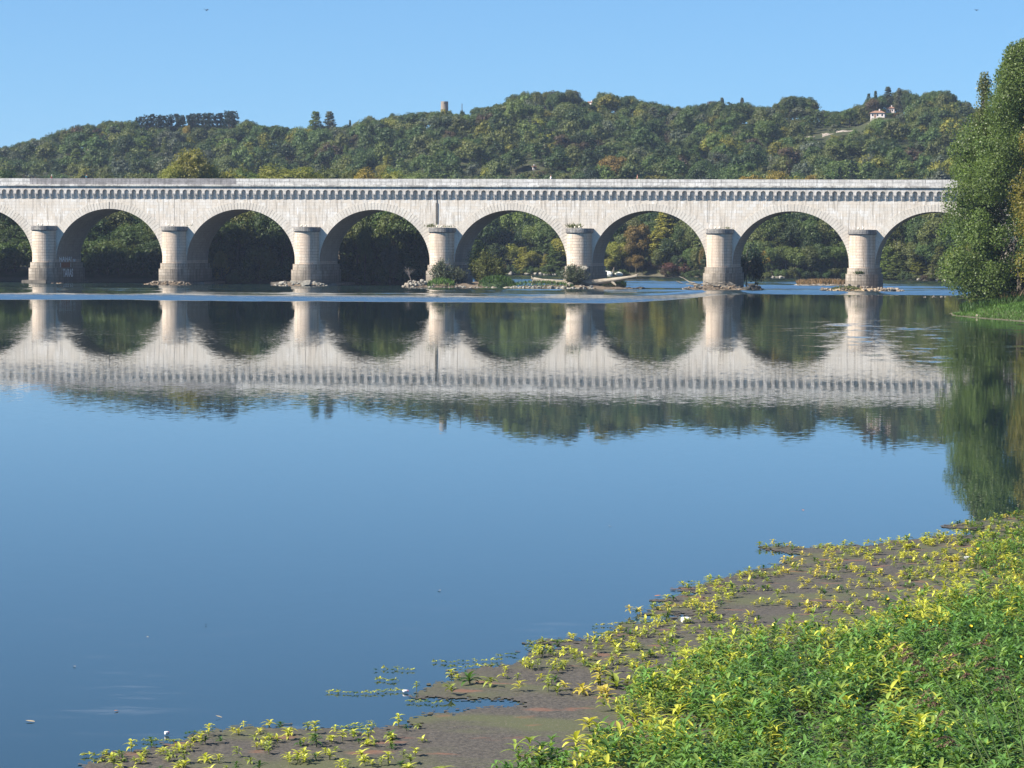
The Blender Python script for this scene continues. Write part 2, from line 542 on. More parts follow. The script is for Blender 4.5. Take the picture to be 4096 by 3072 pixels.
PIERS = [BL0 + (i - 3) * BAY + 2.32 for i in range(-2, 10)]
PW, ARC_A, ARC_B, SPR = 2.15, BAY / 2 - 2.15, 8.76, 4.1
Z_CAP0, Z_CAP1, Z_PL1, Z_PL2 = 9.06, 9.89, 3.62, 2.65
Z_COR0, Z_ARC0, Z_ARCT, Z_CORN0, Z_CORN1, Z_PAR = 14.64, 15.40, 16.17, 16.52, 17.02, 18.06
OV = 0.42
rr = random.Random(5)


def half_round(mb, cx, R, z0, z1, top=True, sgn=-1, n0=0.0, sides=20, m=0):
    """half cylinder standing out of the face (sgn -1 front, +1 back)"""
    pts = []
    for k in range(sides + 1):
        a = math.pi * k / sides
        pts.append((cx - R * math.cos(a), n0 + sgn * R * math.sin(a)))
    for k in range(sides):
        (xa, ya), (xb, yb) = pts[k], pts[k + 1]
        u0, u1 = R * math.pi * k / sides, R * math.pi * (k + 1) / sides
        q = [(xa, ya, z0), (xb, yb, z0), (xb, yb, z1), (xa, ya, z1)]
        uv = [(u0, z0), (u1, z0), (u1, z1), (u0, z1)]
        if sgn > 0: q, uv = q[::-1], uv[::-1]
        mb.face(q, uv, m)
    if top:
        mb.face([(x, y, z1) for x, y in (pts if sgn < 0 else pts[::-1])], m=m)
        mb.face([(x, y, z0) for x, y in (pts[::-1] if sgn < 0 else pts)], m=m)


def build_pier(i, L):
    mb = MB()
    mb.box(L - PW, L + PW, 0, WID, Z_PL1, SPR, skip='tu')
    half_round(mb, L, 2.08, Z_PL1, Z_CAP0, False)
    half_round(mb, L, 2.08, Z_PL1, Z_CAP0, False, 1, WID)
    pier = mb.build('pier', M_PIER, bridge)
    mb = MB()
    for z0, z1, e in ((-1.5, Z_PL2, 0.55), (Z_PL2, Z_PL1, 0.28)):
        mb.box(L - PW - e, L + PW + e, 0, WID, z0, z1, skip='fb')
        half_round(mb, L, PW + e, z0, z1)
        half_round(mb, L, PW + e, z0, z1, True, 1, WID)
    mb.build('plinth', M_PLINTH, pier)
    mb = MB()
    half_round(mb, L, 2.34, Z_CAP0 + 0.12, Z_CAP1)
    half_round(mb, L, 2.20, Z_CAP0 - 0.02, Z_CAP0 + 0.118)
    mb.build('cap', M_CAP, pier)
    mb = MB()
    half_round(mb, L, 2.34, Z_CAP0, Z_CAP1, True, 1, WID)
    mb.build('cap', M_CAP, pier)
    for dx in (-0.42, 0.32):
        v, f = uv_ball(0.17)
        o = link('lamp', mk_mesh('lamp', v + np.array([L + dx - 0.1, -1.7, Z_CAP1 + 0.2]), [f], [M_LAMP], smooth=True), pier)
    return pier


def uv_ball(r, n=8, m=6, sc=(1, 1, 1)):
    V, F = [], []
    for j in range(m + 1):
        th = math.pi * j / m
        for k in range(n):
            a = 2 * math.pi * k / n
            V.append((r * sc[0] * math.sin(th) * math.cos(a), r * sc[1] * math.sin(th) * math.sin(a), r * sc[2] * math.cos(th)))
    for j in range(m):
        for k in range(n):
            F.append((j * n + k, (j + 1) * n + k, (j + 1) * n + (k + 1) % n, j * n + (k + 1) % n))
    return np.array(V), np.array(F)


M_LAMP = plain('lamp_cream', (0.75, 0.70, 0.55), 0.5)
for i, L in enumerate(PIERS): build_pier(i, L)

NSEG = 40


def arc_pt(Lc, k, grow=0.0):
    a = math.pi * k / NSEG
    return (Lc - (ARC_A + grow) * math.cos(a), SPR + (ARC_B + grow * 0.95) * math.sin(a))


def ring_w(q):
    return 1.2 + 0.42 * abs(math.cos(q)) ** 1.5


for i in range(len(PIERS) - 1):
    Lc = (PIERS[i] + PIERS[i + 1]) / 2
    # spandrel wall of the bay, front and back, from the arch up to the cornice
    for sgn, n in ((-1, 0.0), (1, WID)):
        mb = MB()
        for k in range(NSEG):
            (xa, za), (xb, zb) = arc_pt(Lc, k), arc_pt(Lc, k + 1)
            q = [(xa, n, za), (xb, n, zb), (xb, n, Z_CORN0), (xa, n, Z_CORN0)]
            mb.face(q if sgn < 0 else q[::-1])
        for x0, x1 in ((PIERS[i], Lc - ARC_A), (Lc + ARC_A, PIERS[i + 1])):
            q = [(x0, n, SPR), (x1, n, SPR), (x1, n, Z_CORN0), (x0, n, Z_CORN0)]
            mb.face(q if sgn < 0 else q[::-1])
        mb.build('spandrel', M_SPANDREL, bridge)
    mb = MB()
    s = 0.0
    for k in range(NSEG):
        (xa, za), (xb, zb) = arc_pt(Lc, k), arc_pt(Lc, k + 1)
        ds = math.hypot(xb - xa, zb - za)
        mb.face([(xa, 0, za), (xa, WID, za), (xb, WID, zb), (xb, 0, zb)], [(0, s), (WID, s), (WID, s + ds), (0, s + ds)])
        s += ds
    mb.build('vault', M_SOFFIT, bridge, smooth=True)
    # voussoir ring, each stone a little proud of the wall with an open joint beside it
    mb = MB()
    nv = 58
    for k in range(nv):
        q0, q1 = math.pi * (k + 0.07) / nv, math.pi * (k + 0.93) / nv
        if math.sin((q0 + q1) / 2) < 0.10: continue
        w = ring_w((q0 + q1) / 2) + rr.uniform(-0.08, 0.08)
        pr = -0.035 - rr.random() * 0.02
        P = lambda q, g: (Lc - (ARC_A + g) * math.cos(q), SPR + (ARC_B + g) * math.sin(q))
        a, b, c, d = P(q0, 0.01), P(q1, 0.01), P(q1, w), P(q0, w)
        o = rr.uniform(0, 40)
        mb.face([(a[0], pr, a[1]), (b[0], pr, b[1]), (c[0], pr, c[1]), (d[0], pr, d[1])], [(o, o), (o + 1, o), (o + 1, o + 1), (o, o + 1)])
        for (p, q) in ((a, b), (b, c), (c, d), (d, a)):
            mb.face([(p[0], 0.0, p[1]), (q[0], 0.0, q[1]), (q[0], pr, q[1]), (p[0], pr, p[1])], [(o, o)] * 4)
    mb.build('arch_ring', M_RING, bridge)

X0, X1 = PIERS[0], PIERS[-1]
NICHE = BAY / 18
NR = 0.415


def build_arcade(x0, x1, nn, flip=False):
    """overhanging band cut by small round arches; the corbels carry it"""
    mb = MB()
    yf, yb = (-OV, 0.0) if not flip else (WID, WID + OV)
    front = yf if not flip else yb
    for k in range(nn):
        c = x0 + (k + 0.5) * NICHE
        zs = Z_ARCT - NR
        prev = None
        pts = [(c - NR, Z_ARC0)] + [(c - NR * math.cos(math.pi * j / 10), zs + NR * math.sin(math.pi * j / 10)) for j in range(11)] + [(c + NR, Z_ARC0)]
        for (xa, za), (xb, zb) in zip(pts[:-1], pts[1:]):
            if abs(xb - xa) > 1e-6:
                q = [(xa, front, za), (xb, front, zb), (xb, front, Z_CORN0), (xa, front, Z_CORN0)]
                mb.face(q if not flip else q[::-1])
            q = [(xa, yf, za), (xa, yb, za), (xb, yb, zb), (xb, yf, zb)]
            mb.face(q)
        for xa, xb in ((c - NICHE / 2, c - NR), (c + NR, c + NICHE / 2)):
            q = [(xa, front, Z_ARC0), (xb, front, Z_ARC0), (xb, front, Z_CORN0), (xa, front, Z_CORN0)]
            mb.face(q if not flip else q[::-1])
    return mb


for i in range(len(PIERS) - 1):
    build_arcade(PIERS[i], PIERS[i + 1], 18).build('arcade', M_ARCADE, bridge)
build_arcade(PIERS[0], PIERS[-1], 18 * (len(PIERS) - 1), True).build('arcade', M_ARCADE, bridge)


def corbel_mb(mb, x, flip=False):
    w = (NICHE - 2 * NR) / 2
    st = [(Z_ARC0 + 0.10, Z_ARC0 + 0.26, OV + 0.06), (Z_ARC0 - 0.04, Z_ARC0 + 0.098, OV + 0.03), (Z_ARC0 - 0.24, Z_ARC0 - 0.042, OV * 0.80), (Z_ARC0 - 0.43, Z_ARC0 - 0.242, OV * 0.58), (Z_ARC0 - 0.60, Z_ARC0 - 0.432, OV * 0.38), (Z_COR0, Z_ARC0 - 0.602, OV * 0.2)]
    for j, (z0, z1, d) in enumerate(st):
        e = w + (0.02 if j == 0 else 0.012 if j == 1 else 0.0)
        if not flip: mb.box(x - e, x + e, -d, 0, z0, z1, skip='b')
        else: mb.box(x - e, x + e, WID, WID + d, z0, z1, skip='f')


_mb = MB(); corbel_mb(_mb, 0.0)
_c0 = _mb.build('corbel', M_ARCADE, bridge)
allx = [X0 + k * NICHE for k in range(18 * (len(PIERS) - 1) + 1)]
vis = [x for x in allx if L_of(-60) < x < L_of(3900)]
vis.sort(key=lambda x: -x)
near_x = vis[:100]
for k, x in enumerate(near_x):
    o = _c0 if k == 0 else _c0.copy()
    if k: COL.objects.link(o)
    o.location = (x, 0, 0)
mb = MB()
for x in allx:
    if x not in near_x: corbel_mb(mb, x)
    corbel_mb(mb, x, True)
tag(mb.build('corbels_beyond', M_ARCADE, bridge), kind='stuff')


def slab(profile, x0, x1, flip=False):
    """extruded moulding: profile = [(n, z)] of the front face from bottom to top"""
    mb = MB()
    s = 0
    for (na, za), (nb, zb) in zip(profile[:-1], profile[1:]):
        if flip: na, nb = WID - na, WID - nb
        ds = math.hypot(nb - na, zb - za)
        q = [(x0, na, za), (x1, na, za), (x1, nb, zb), (x0, nb, zb)]
        uv = [(x0, s), (x1, s), (x1, s + ds), (x0, s + ds)]
        if flip: q, uv = q[::-1], uv[::-1]
        mb.face(q, uv)
        s += ds
    for x in (x0, x1):
        pts = [(x, (WID - n) if flip else n, z) for n, z in profile]
        mb.face(pts)
    return mb


corn = [(0.3, Z_CORN0), (-OV - 0.06, Z_CORN0), (-OV - 0.07, Z_CORN0 + 0.06), (-OV - 0.13, Z_CORN0 + 0.19), (-OV - 0.24, Z_CORN0 + 0.22), (-OV - 0.24, Z_CORN1 - 0.05), (-OV - 0.05, Z_CORN1), (0.3, Z_CORN1)]
for fl in (False, True): slab(corn, X0, X1, fl).build('cornice', M_CORNICE, bridge)
par = [(-OV + 0.02, Z_CORN1), (-OV + 0.02, Z_PAR - 0.03), (-OV + 0.06, Z_PAR), (-OV + 0.42, Z_PAR), (-OV + 0.46, Z_CORN1)]
par2 = [(n - 0.02 if n < 0 and z > Z_CORN1 + .9 else n, z) for n, z in par]
cuts = [X0, L_of(122), L_of(945), X1]
for a, b, m in ((cuts[0], cuts[1], M_PARAPET), (cuts[1], cuts[2], M_PARAPET_OLD), (cuts[2], cuts[3], M_PARAPET)):
    o = slab(par, a, b).build('parapet', m, bridge)
    if m is M_PARAPET_OLD: o['label'] = 'grey weathered stretch of parapet'
slab(par, X0, X1, True).build('parapet', M_PARAPET, bridge)
mb = MB()
mb.box(X0, X1, -0.25, 2.2, 16.6, 17.06); mb.box(X0, X1, WID - 2.2, WID + 0.25, 16.6, 17.06)
mb.box(X0, X1, 2.205, WID - 2.205, 14.9, 15.1)
mb.build('towpath', plain('gravel_path', (0.33, 0.29, 0.23), 0.9), bridge)
mb = MB(); mb.face([(X0, 2.2, 16.75), (X1, 2.2, 16.75), (X1, WID - 2.2, 16.75), (X0, WID - 2.2, 16.75)])
mb.build('canal_water', plain('canal_green', (0.03, 0.045, 0.03), 0.08, 0.5), bridge)
# dark drain chase and thin joints down the wall over the piers
M_DARK = plain('damp_stain', (0.10, 0.095, 0.085), 0.9)
mb = MB(); Lp = L_of(1744)
mb.box(Lp - 0.17, Lp + 0.17, -0.10, -0.002, Z_CAP1 + 0.7, Z_COR0 - 0.6)
mb.box(Lp - 0.06, Lp + 0.06, -0.08, -0.002, Z_COR0 - 0.6, Z_CORN0 - 0.4)
mb.build('drain_pipe', M_DARK, bridge)
for px in (1221, 2315, 695, 2824):
    mb = MB(); Lp = L_of(px)
    mb.box(Lp - 0.025, Lp + 0.025, -0.012, -0.002, Z_CAP1 + 1.0, Z_COR0)
    mb.build('wall_joint', M_DARK, bridge)
mb = MB(); Lp = (PIERS[2] + PIERS[3]) / 2
mb.box(Lp - 0.05, Lp + 0.05, -0.07, -0.002, SPR + ARC_B + 0.05, SPR + ARC_B + 1.2)
mb.build('wall_joint', M_DARK, bridge)

# graffiti on the arch side of the pier at the west end
M_PAINT = plain('white_paint', (0.80, 0.84, 0.86), 0.7)
M_PAINT2 = plain('rust_paint', (0.30, 0.13, 0.07), 0.8)


def letters(txt, n0, z0, w, h, proud, m):
    cu = bpy.data.curves.new('txt', 'FONT'); cu.body = txt; cu.offset = 0.035
    o = bpy.data.objects.new('txt', cu); COL.objects.link(o)
    dg = bpy.context.evaluated_depsgraph_get(); dg.update()
    me = bpy.data.meshes.new_from_object(o.evaluated_get(dg))
    bpy.data.objects.remove(o); bpy.data.curves.remove(cu)
    co = np.array([v.co[:] for v in me.vertices])
    mn, mx = co.min(0), co.max(0)
    y = n0 + (co[:, 0] - mn[0]) / (mx[0] - mn[0]) * w
    z = z0 + (co[:, 1] - mn[1]) / (mx[1] - mn[1]) * h
    for v, a, b in zip(me.vertices, y, z): v.co = (proud, a, b)
    me.materials.clear(); me.materials.append(m)
    return me


LW = PIERS[2] + PW
gp = [p for p in bridge.children if p.name.startswith('pier')][2]
link('graffiti', letters('HAHA!', 1.5, Z_PL1 + 0.06, 6.2, 1.0, LW + 0.02, M_PAINT), gp)
link('graffiti', letters('TARAS', 1.7, 1.05, 5.2, 1.45, LW + 0.57, M_PAINT), gp)
mb = MB(); x = LW + 0.30
mb.face([(x, 1.7, Z_PL2 + 0.05), (x, 6.2, Z_PL2 + 0.05), (x, 6.2, Z_PL1 - 0.05), (x, 1.7, Z_PL1 - 0.05)])
mb.build('graffiti', M_PAINT2, gp)
mb = MB()
for a in (1.2, 6.4): mb.face([(x, a, Z_PL2 + 0.1), (x, a + 0.2, Z_PL2 + 0.1), (x, a + 0.2, Z_PL1 - 0.1), (x, a, Z_PL1 - 0.1)])
mb.face([(LW + 0.02, 8.4, Z_PL1 + 0.05), (LW + 0.02, 9.7, Z_PL1 + 0.05), (LW + 0.02, 9.7, Z_PL1 + 0.55), (LW + 0.02, 8.4, Z_PL1 + 0.55)])
mb.build('graffiti', M_PAINT, gp)

# ------------------------------------------------------------------ foliage generators
_ph = (1 + 5 ** 0.5) / 2
ICO_V = np.array([(-1, _ph, 0), (1, _ph, 0), (-1, -_ph, 0), (1, -_ph, 0), (0, -1, _ph), (0, 1, _ph), (0, -1, -_ph), (0, 1, -_ph), (_ph, 0, -1), (_ph, 0, 1), (-_ph, 0, -1), (-_ph, 0, 1)]) / math.hypot(1, _ph)
ICO_F = np.array([(0, 11, 5), (0, 5, 1), (0, 1, 7), (0, 7, 10), (0, 10, 11), (1, 5, 9), (5, 11, 4), (11, 10, 2), (10, 7, 6), (7, 1, 8), (3, 9, 4), (3, 4, 2), (3, 2, 6), (3, 6, 8), (3, 8, 9), (4, 9, 5), (2, 4, 11), (6, 2, 10), (8, 6, 7), (9, 8, 1)])


def unit(v): return v / np.maximum(np.linalg.norm(v, axis=-1, keepdims=True), 1e-9)


def leaf_quads(rng, c, nrm, size, ratio=0.55, along=None):
    """one bent diamond per leaf cluster"""
    n = len(c)
    nrm = unit(nrm)
    t = rng.normal(size=(n, 3)) if along is None else along + rng.normal(size=(n, 3)) * 0.25
    t = unit(t - nrm * np.sum(t * nrm, 1, keepdims=True))
    s = np.cross(nrm, t)
    a = (size * 0.5)[:, None]; b = a * ratio
    V = np.stack([c - t * a, c - s * b + nrm * a * 0.15, c + t * a, c + s * b + nrm * a * 0.15], 1)
    return V.reshape(-1, 3), np.arange(4 * n).reshape(-1, 4)


def crown(rng, kind, H, R, nclump, nleaf, ls):
    """clump centres and radii by growth habit, then leaves on the clumps' shells"""
    C, Rc = [], []
    for k in range(nclump):
        if kind in ('round', 'wide'):
            d = unit(rng.normal(size=3)); d[2] = abs(d[2]) if rng.random() < 0.68 else d[2]
            q = rng.uniform(0.45, 0.78)
            C.append((d[0] * R * q, d[1] * R * q, H * 0.58 + d[2] * H * 0.40 * q)); Rc.append(R * rng.uniform(0.26, 0.44))
        elif kind == 'column':
            z = rng.uniform(0.06, 0.97); r = R * (1 - max(0.0, z - 0.3) ** 1.3 * 1.35) * math.sqrt(rng.random()) * 0.85; a = rng.uniform(0, 6.28)
            C.append((r * math.cos(a), r * math.sin(a), z * H)); Rc.append(R * rng.uniform(0.11, 0.22) * (1.15 - z * 0.4))
        elif kind == 'cone':
            z = rng.uniform(0.06, 0.98) ; r = R * (1.08 - z) ** 0.7 * math.sqrt(rng.random()) * 0.95; a = rng.uniform(0, 6.28)
            C.append((r * math.cos(a), r * math.sin(a), z * H)); Rc.append(R * rng.uniform(0.16, 0.30) * (1.25 - z * 0.7))
        elif kind == 'bush':
            a = rng.uniform(0, 6.28); r = R * math.sqrt(rng.random()) * 0.8
            z = H * (0.25 + 0.55 * rng.random() * (1 - 0.5 * (r / R) ** 2))
            C.append((r * math.cos(a), r * math.sin(a), z)); Rc.append(R * rng.uniform(0.25, 0.42))
    C, Rc = np.array(C), np.array(Rc)
    w = Rc ** 2 / np.sum(Rc ** 2)
    idx = rng.choice(len(C), size=nleaf, p=w)
    d = unit(rng.normal(size=(nleaf, 3)) + np.array([0, 0, 0.25]))
    rad = Rc[idx] * rng.uniform(0.72, 1.12, nleaf)
    sq = np.array([1, 1, 0.8])
    P = C[idx] + d * rad[:, None] * sq
    P[:, 2] = np.maximum(P[:, 2], 0.15)
    nrm = d * 0.7 + rng.normal(size=(nleaf, 3)) * 0.45 + np.array([0, 0, 0.25])
    V, Q = leaf_quads(rng, P, nrm, ls * rng.uniform(0.6, 1.3, nleaf))
    rv = rng.random(nleaf) * 0.6 + rng.random(len(C))[idx] * 0.4
    CV = (C[:, None, :] + ICO_V[None] * (Rc * 0.52)[:, None, None] * sq).reshape(-1, 3)  # inner cores added to block light and gaps, toned darker than most leaves
    CV[:, 2] = np.maximum(CV[:, 2], 0.1)
    CF = (ICO_F[None] + 12 * np.arange(len(C))[:, None, None]).reshape(-1, 3) + len(V)
    return np.concatenate([V, CV]), Q, CF, np.concatenate([rv, np.full(len(CF), 0.25)]), C


def trunk_mesh(rng, H, R, C, r0=None, nlimb=5):
    r0 = r0 or H * 0.022
    top = H * 0.7
    pts = [Vector((0, 0, -0.6)), Vector((rng.normal() * .1, rng.normal() * .1, H * 0.25)), Vector((rng.normal() * .2, rng.normal() * .2, H * 0.5)), Vector((0, 0, top))]
    parts = [tube(pts, [r0 * 1.3, r0, r0 * 0.7, r0 * 0.25])]
    for k in rng.choice(len(C), size=min(nlimb, len(C)), replace=False):
        b = Vector((0, 0, H * rng.uniform(0.22, 0.5)))
        e = Vector(C[k]); mdl = (b + e) / 2 + Vector((0, 0, H * 0.04))
        parts.append(tube([b, mdl, e], [r0 * 0.5, r0 * 0.33, r0 * 0.12], 5))
    return join(parts)


PROTO = {}


def proto(kind, seed, H, R, nclump, nleaf, ls, mat=None):
    rng = np.random.default_rng(seed)
    V, Q, T, rv, C = crown(rng, kind, H, R, nclump, nleaf, ls)
    tv, tq = trunk_mesh(rng, H, R, C)
    return dict(kind=kind, H=H, R=R, V=V, Q=Q, T=T, rv=rv, tv=tv, tq=tq,
                crown=mk_mesh('crown', V, [Q, T], [mat or M_F_OBJ], attrs={'rnd': ('FLOAT', rv)}),
                trunk=mk_mesh('trunk', tv, [tq], [M_BARK], smooth=True),
                whole=mk_mesh('tree', np.concatenate([V, tv]), [Q, T, tq + len(V)], [mat or M_F_OBJ, M_BARK], [0, 0, 1], attrs={'rnd': ('FLOAT', np.concatenate([rv, np.full(len(tq), .5)]))}))


ROUND = [proto('round', 10 + k, 10, 3.7 + 0.3 * (k % 3), 22 + 2 * k, 5200, 0.40) for k in range(6)]
BIG = [proto('round', 20 + k, 10, 3.9, 60, 16000, 0.20) for k in range(3)]
TALL = [proto('round', 80 + k, 26, 6.0, 90, 20000, 0.42) for k in range(3)]
COLUMN = [proto('column', 30 + k, 12, 2.3, 280, 5600, 0.32) for k in range(3)]
CONE = [proto('cone', 40 + k, 12, 2.6, 110, 4600, 0.36) for k in range(3)]
BUSH = [proto('bush', 50 + k, 4, 2.6, 18, 2600, 0.28) for k in range(4)]
FAR = [proto('round' if k < 6 else 'column', 60 + k, 10, 3.9 + 0.35 * (k % 3) if k < 6 else 2.6, 16 + k if k < 6 else 50, 980, 0.52) for k in range(8)]

GREENS = {
    'dark green': (0.046, 0.076, 0.026), 'mid green': (0.070, 0.110, 0.033), 'olive green': (0.100, 0.120, 0.037), 'light green': (0.108, 0.150, 0.040),
    'yellow green': (0.20, 0.20, 0.035), 'ochre': (0.16, 0.115, 0.035), 'russet': (0.085, 0.062, 0.038), 'grey green': (0.095, 0.112, 0.072),
    'blackish green': (0.020, 0.038, 0.022), 'yellow': (0.25, 0.19, 0.03)}
trng = random.Random(77)


def col_jit(c, k=0.18):
    f = 1 + trng.uniform(-k, k)
    return (c[0] * f * (1 + trng.uniform(-.08, .08)), c[1] * f, c[2] * f * (1 + trng.uniform(-.1, .1)), 1)


def tree(P, x, y, h, r, color, name, label, cat, group=None, parts=True, z=None):
    """one tree: height h, crown radius r; parts = separate trunk and crown"""
    z = gz(x, y) - 0.3 if z is None else z
    s = (r / P['R'], r / P['R'], h / P['H'])
    rz = trng.uniform(0, 6.28)
    if parts:
        o = empty(name, (x, y, z), rz)
        o.scale = s
        c = link('crown', P['crown'], o); c.color = color
        link('trunk', P['trunk'], o)
    else:
        o = link(name, P['whole'], None, (x, y, z), rz, s); o.color = color
    return tag(o, label, cat, group)


# ------------------------------------------------------------------ hillside wood
LIMS = []            # (px0, px1, lowest permitted tree top, depth of the thing behind)
LANDMARK_CLEAR = []   # (px0, px1, depth0, depth1, greatest tree height)


def build_hill_things():
    M_WALL = plain('house_render', (0.64, 0.57, 0.54), 0.85, var=0.1)
    M_TILE = plain('roof_tiles', (0.26, 0.15, 0.10), 0.9, var=0.3, scale=6)
    M_GLASS = plain('window_dark', (0.03, 0.035, 0.04), 0.2, 0.5)

    def house(p, w, d, h, rh, rz, label, hip=True, win=3, k=0.6):
        o = empty('hill_house', p, rz); o.scale = (k, k, k); tag(o, label, 'house')
        mb = MB(); mb.box(-w / 2, w / 2, -d / 2, d / 2, -2.5, h, skip='tu'); mb.build('wall', M_WALL, o)
        e = 0.5; hp = min(d / 2, w / 2 - 0.4) if hip else 0
        mb = MB()
        A, B, Cc, Dd = (-w / 2 - e, -d / 2 - e, h), (w / 2 + e, -d / 2 - e, h), (w / 2 + e, d / 2 + e, h), (-w / 2 - e, d / 2 + e, h)
        R0, R1 = (-w / 2 - e + hp, 0, h + rh), (w / 2 + e - hp, 0, h + rh)
        mb.face([A, B, R1, R0]); mb.face([Cc, Dd, R0, R1]); mb.face([B, Cc, R1]); mb.face([Dd, A, R0]); mb.face([A, Dd, Cc, B])
        rf = mb.build('roof', M_TILE, o)
        mb = MB(); mb.box(w * 0.1 - .35, w * 0.1 + .35, -.35, .35, h + rh * 0.5, h + rh + 0.9); mb.build('chimney', M_WALL, rf)
        for k in range(win):
            x = -w / 2 + w * (k + 0.5) / win
            mb = MB(); mb.box(x - .45, x + .45, -d / 2 - 0.03, -d / 2 + .1, 0.9, 2.1, skip='b'); mb.build('window', M_GLASS, o)
        mb = MB(); x = w * 0.5 / win - w * 0.5 + w / win * 0.5
        mb.box(x - .5, x + .5, -d / 2 - 0.03, -d / 2 + .1, 0.0, 2.1, skip='b'); mb.build('door', M_TILE, o)
        return o

    p = hit(3512, 472); LANDMARK_CLEAR.append((3405, 3555, p.y - 9, p.y + 6, 0.0)); LIMS.append((3470, 3548, 471, p.y)); LIMS.append((3395, 3470, 482, p.y))
    house(p, 7.6, 5, 2.6, 1.3, -0.25, 'low pinkish white house with brown tiled roof on the hilltop lawn above the chalk outcrop')
    o = empty('lawn', p); bpy.data.objects.remove(o)
    p2 = hit(3563, 452); LANDMARK_CLEAR.append((3535, 3590, p2.y - 7, p2.y + 6, 0.0)); LIMS.append((3540, 3580, 449, p2.y))
    house(p2, 5.5, 5, 3.0, 1.3, -0.25, 'smaller tiled house higher up, just behind the low house on the hilltop lawn', win=2, k=.5)
    p = hit(2365, 428); p.z = at(2365, 424, p.y).z; LANDMARK_CLEAR.append((2335, 2380, p.y - 6, p.y + 6, 0.0)); LIMS.append((2350, 2378, 424, p.y))
    house(p, 4.2, 7, 2.2, 0.9, 0.5, 'white gabled house between the bare trees and the round tree on the summit', hip=False, win=1, k=.5)
    p = hit(2185, 434); p.z = at(2185, 433, p.y).z - 1.4; LANDMARK_CLEAR.append((2160, 2206, p.y - 6, p.y + 5, 0.0)); LIMS.append((2164, 2204, 437, p.y))
    house(p, 3.6, 3.5, 1.6, 0.6, 0.0, 'long low white building among the trees under the summit', hip=False, win=3, k=.95)
    p = hit(2136, 682); LANDMARK_CLEAR.append((2128, 2146, p.y - 3, p.y + 4, 0.0)); LIMS.append((2132, 2142, 684, p.y))
    house(p, 1.3, 1.3, 1.6, 0.3, 0.2, 'tiny white hut at the foot of the hill, just above the parapet', hip=False, win=1, k=.6)
    # old windmill tower
    d = 985.0
    p = at(1778, 441, d); top = at(1778, 406, d); p.z = min(p.z, gz(p.x, d))
    o = empty('stone_tower', (p.x, p.y, p.z - 2)); tag(o, 'round roofless stone tower of an old windmill standing on the bare hill crest', 'tower')
    mb = MB(); n = 28; h = top.z - p.z + 2
    for k in range(n):
        a, b = 2 * math.pi * k / n, 2 * math.pi * (k + 1) / n
        for r, z0, z1, r1 in ((1.36, 0, h, 1.27),):
            mb.face([(r * math.cos(a), r * math.sin(a), z0), (r * math.cos(b), r * math.sin(b), z0), (r1 * math.cos(b), r1 * math.sin(b), z1), (r1 * math.cos(a), r1 * math.sin(a), z1)], [(r * a, z0), (r * b, z0), (r * b, z1), (r * a, z1)])
            mb.face([(r1 * math.cos(a), r1 * math.sin(a), z1), (r1 * math.cos(b), r1 * math.sin(b), z1), (1.0 * math.cos(b), 1.0 * math.sin(b), z1), (1.0 * math.cos(a), 1.0 * math.sin(a), z1)])
            mb.face([(1.0 * math.cos(a), 1.0 * math.sin(a), z1), (1.0 * math.cos(b), 1.0 * math.sin(b), z1), (1.0 * math.cos(b), 1.0 * math.sin(b), 0), (1.0 * math.cos(a), 1.0 * math.sin(a), 0)])
    mb.build('wall', M_TOWER, o)
    mb = MB(); mb.box(-0.14, 0.14, -1.34, -1.22, h - 0.75, h - 0.45); mb.build('window', M_GLASS, o)
    mb = MB(); mb.box(-0.3 - .4, 0.3 - .4, -1.36, -1.2, 2, 3.4); mb.build('door', M_DARK, o)
    LANDMARK_CLEAR.append((1750, 1885, 962, 1040, 0.0)); LIMS.append((1790, 1884, 452, 1100)); LIMS.append((1755, 1795, 440, 1100))
    p = at(1848, 446, 985); q = at(1848, 415, 985)
    v, f = tube([(0, 0, -2), (0, 0, q.z - p.z)], [0.17, 0.11], 6)
    o = empty('utility_pole', p); tag(o, 'thin dark wooden pole standing alone on the bare crest beside the stone tower', 'pole')
    link('post', mk_mesh('post', v, [f], [M_DARK]), o)
    # chalk outcrop
    M_CHALK = plain('chalk', (0.36, 0.31, 0.26), 0.95, var=0.4, scale=1.2)
    for a, b, ya, yb in ((3225, 3262, 556, 548), (3290, 3345, 545, 538), (3345, 3425, 535, 526)):
        p = hit((a + b) / 2, (ya + yb) / 2); LANDMARK_CLEAR.append((a - 10, b + 10, p.y - 6, p.y + 4, 0.0)); LIMS.append((a - 4, b + 4, max(ya, yb) + 1, -p.y))
        L = (b - a) / FPX * p.y
        vs, fs = [], []
        nx, nzz = 14, 5
        for j in range(nzz):
            for k in range(nx):
                x = (k / (nx - 1) - 0.5) * L
                hh = 1.2 * (0.3 + 0.5 * mnoise.noise((x * 0.6, a, 3)))
                vs.append((x, j / (nzz - 1) * 1.2 + 0.5 * mnoise.noise((x * .9, j * .7, a)) - (0.8 if j == 0 else 0), -1.2 + j / (nzz - 1) * (1.4 + hh)))
        for j in range(nzz - 1):
            for k in range(nx - 1):
                fs.append((j * nx + k, j * nx + k + 1, (j + 1) * nx + k + 1, (j + 1) * nx + k))
        o = link('chalk_outcrop', mk_mesh('chalk_outcrop', np.array(vs), [np.array(fs)], [M_CHALK]), None, (p.x, p.y, p.z))
        tag(o, kind='structure')


build_hill_things()


def allowed(px, d, h):
    for a, b, d0, d1, hm in LANDMARK_CLEAR:
        if a <= px <= b and d0 <= d <= d1 and h > hm: return False
    return True


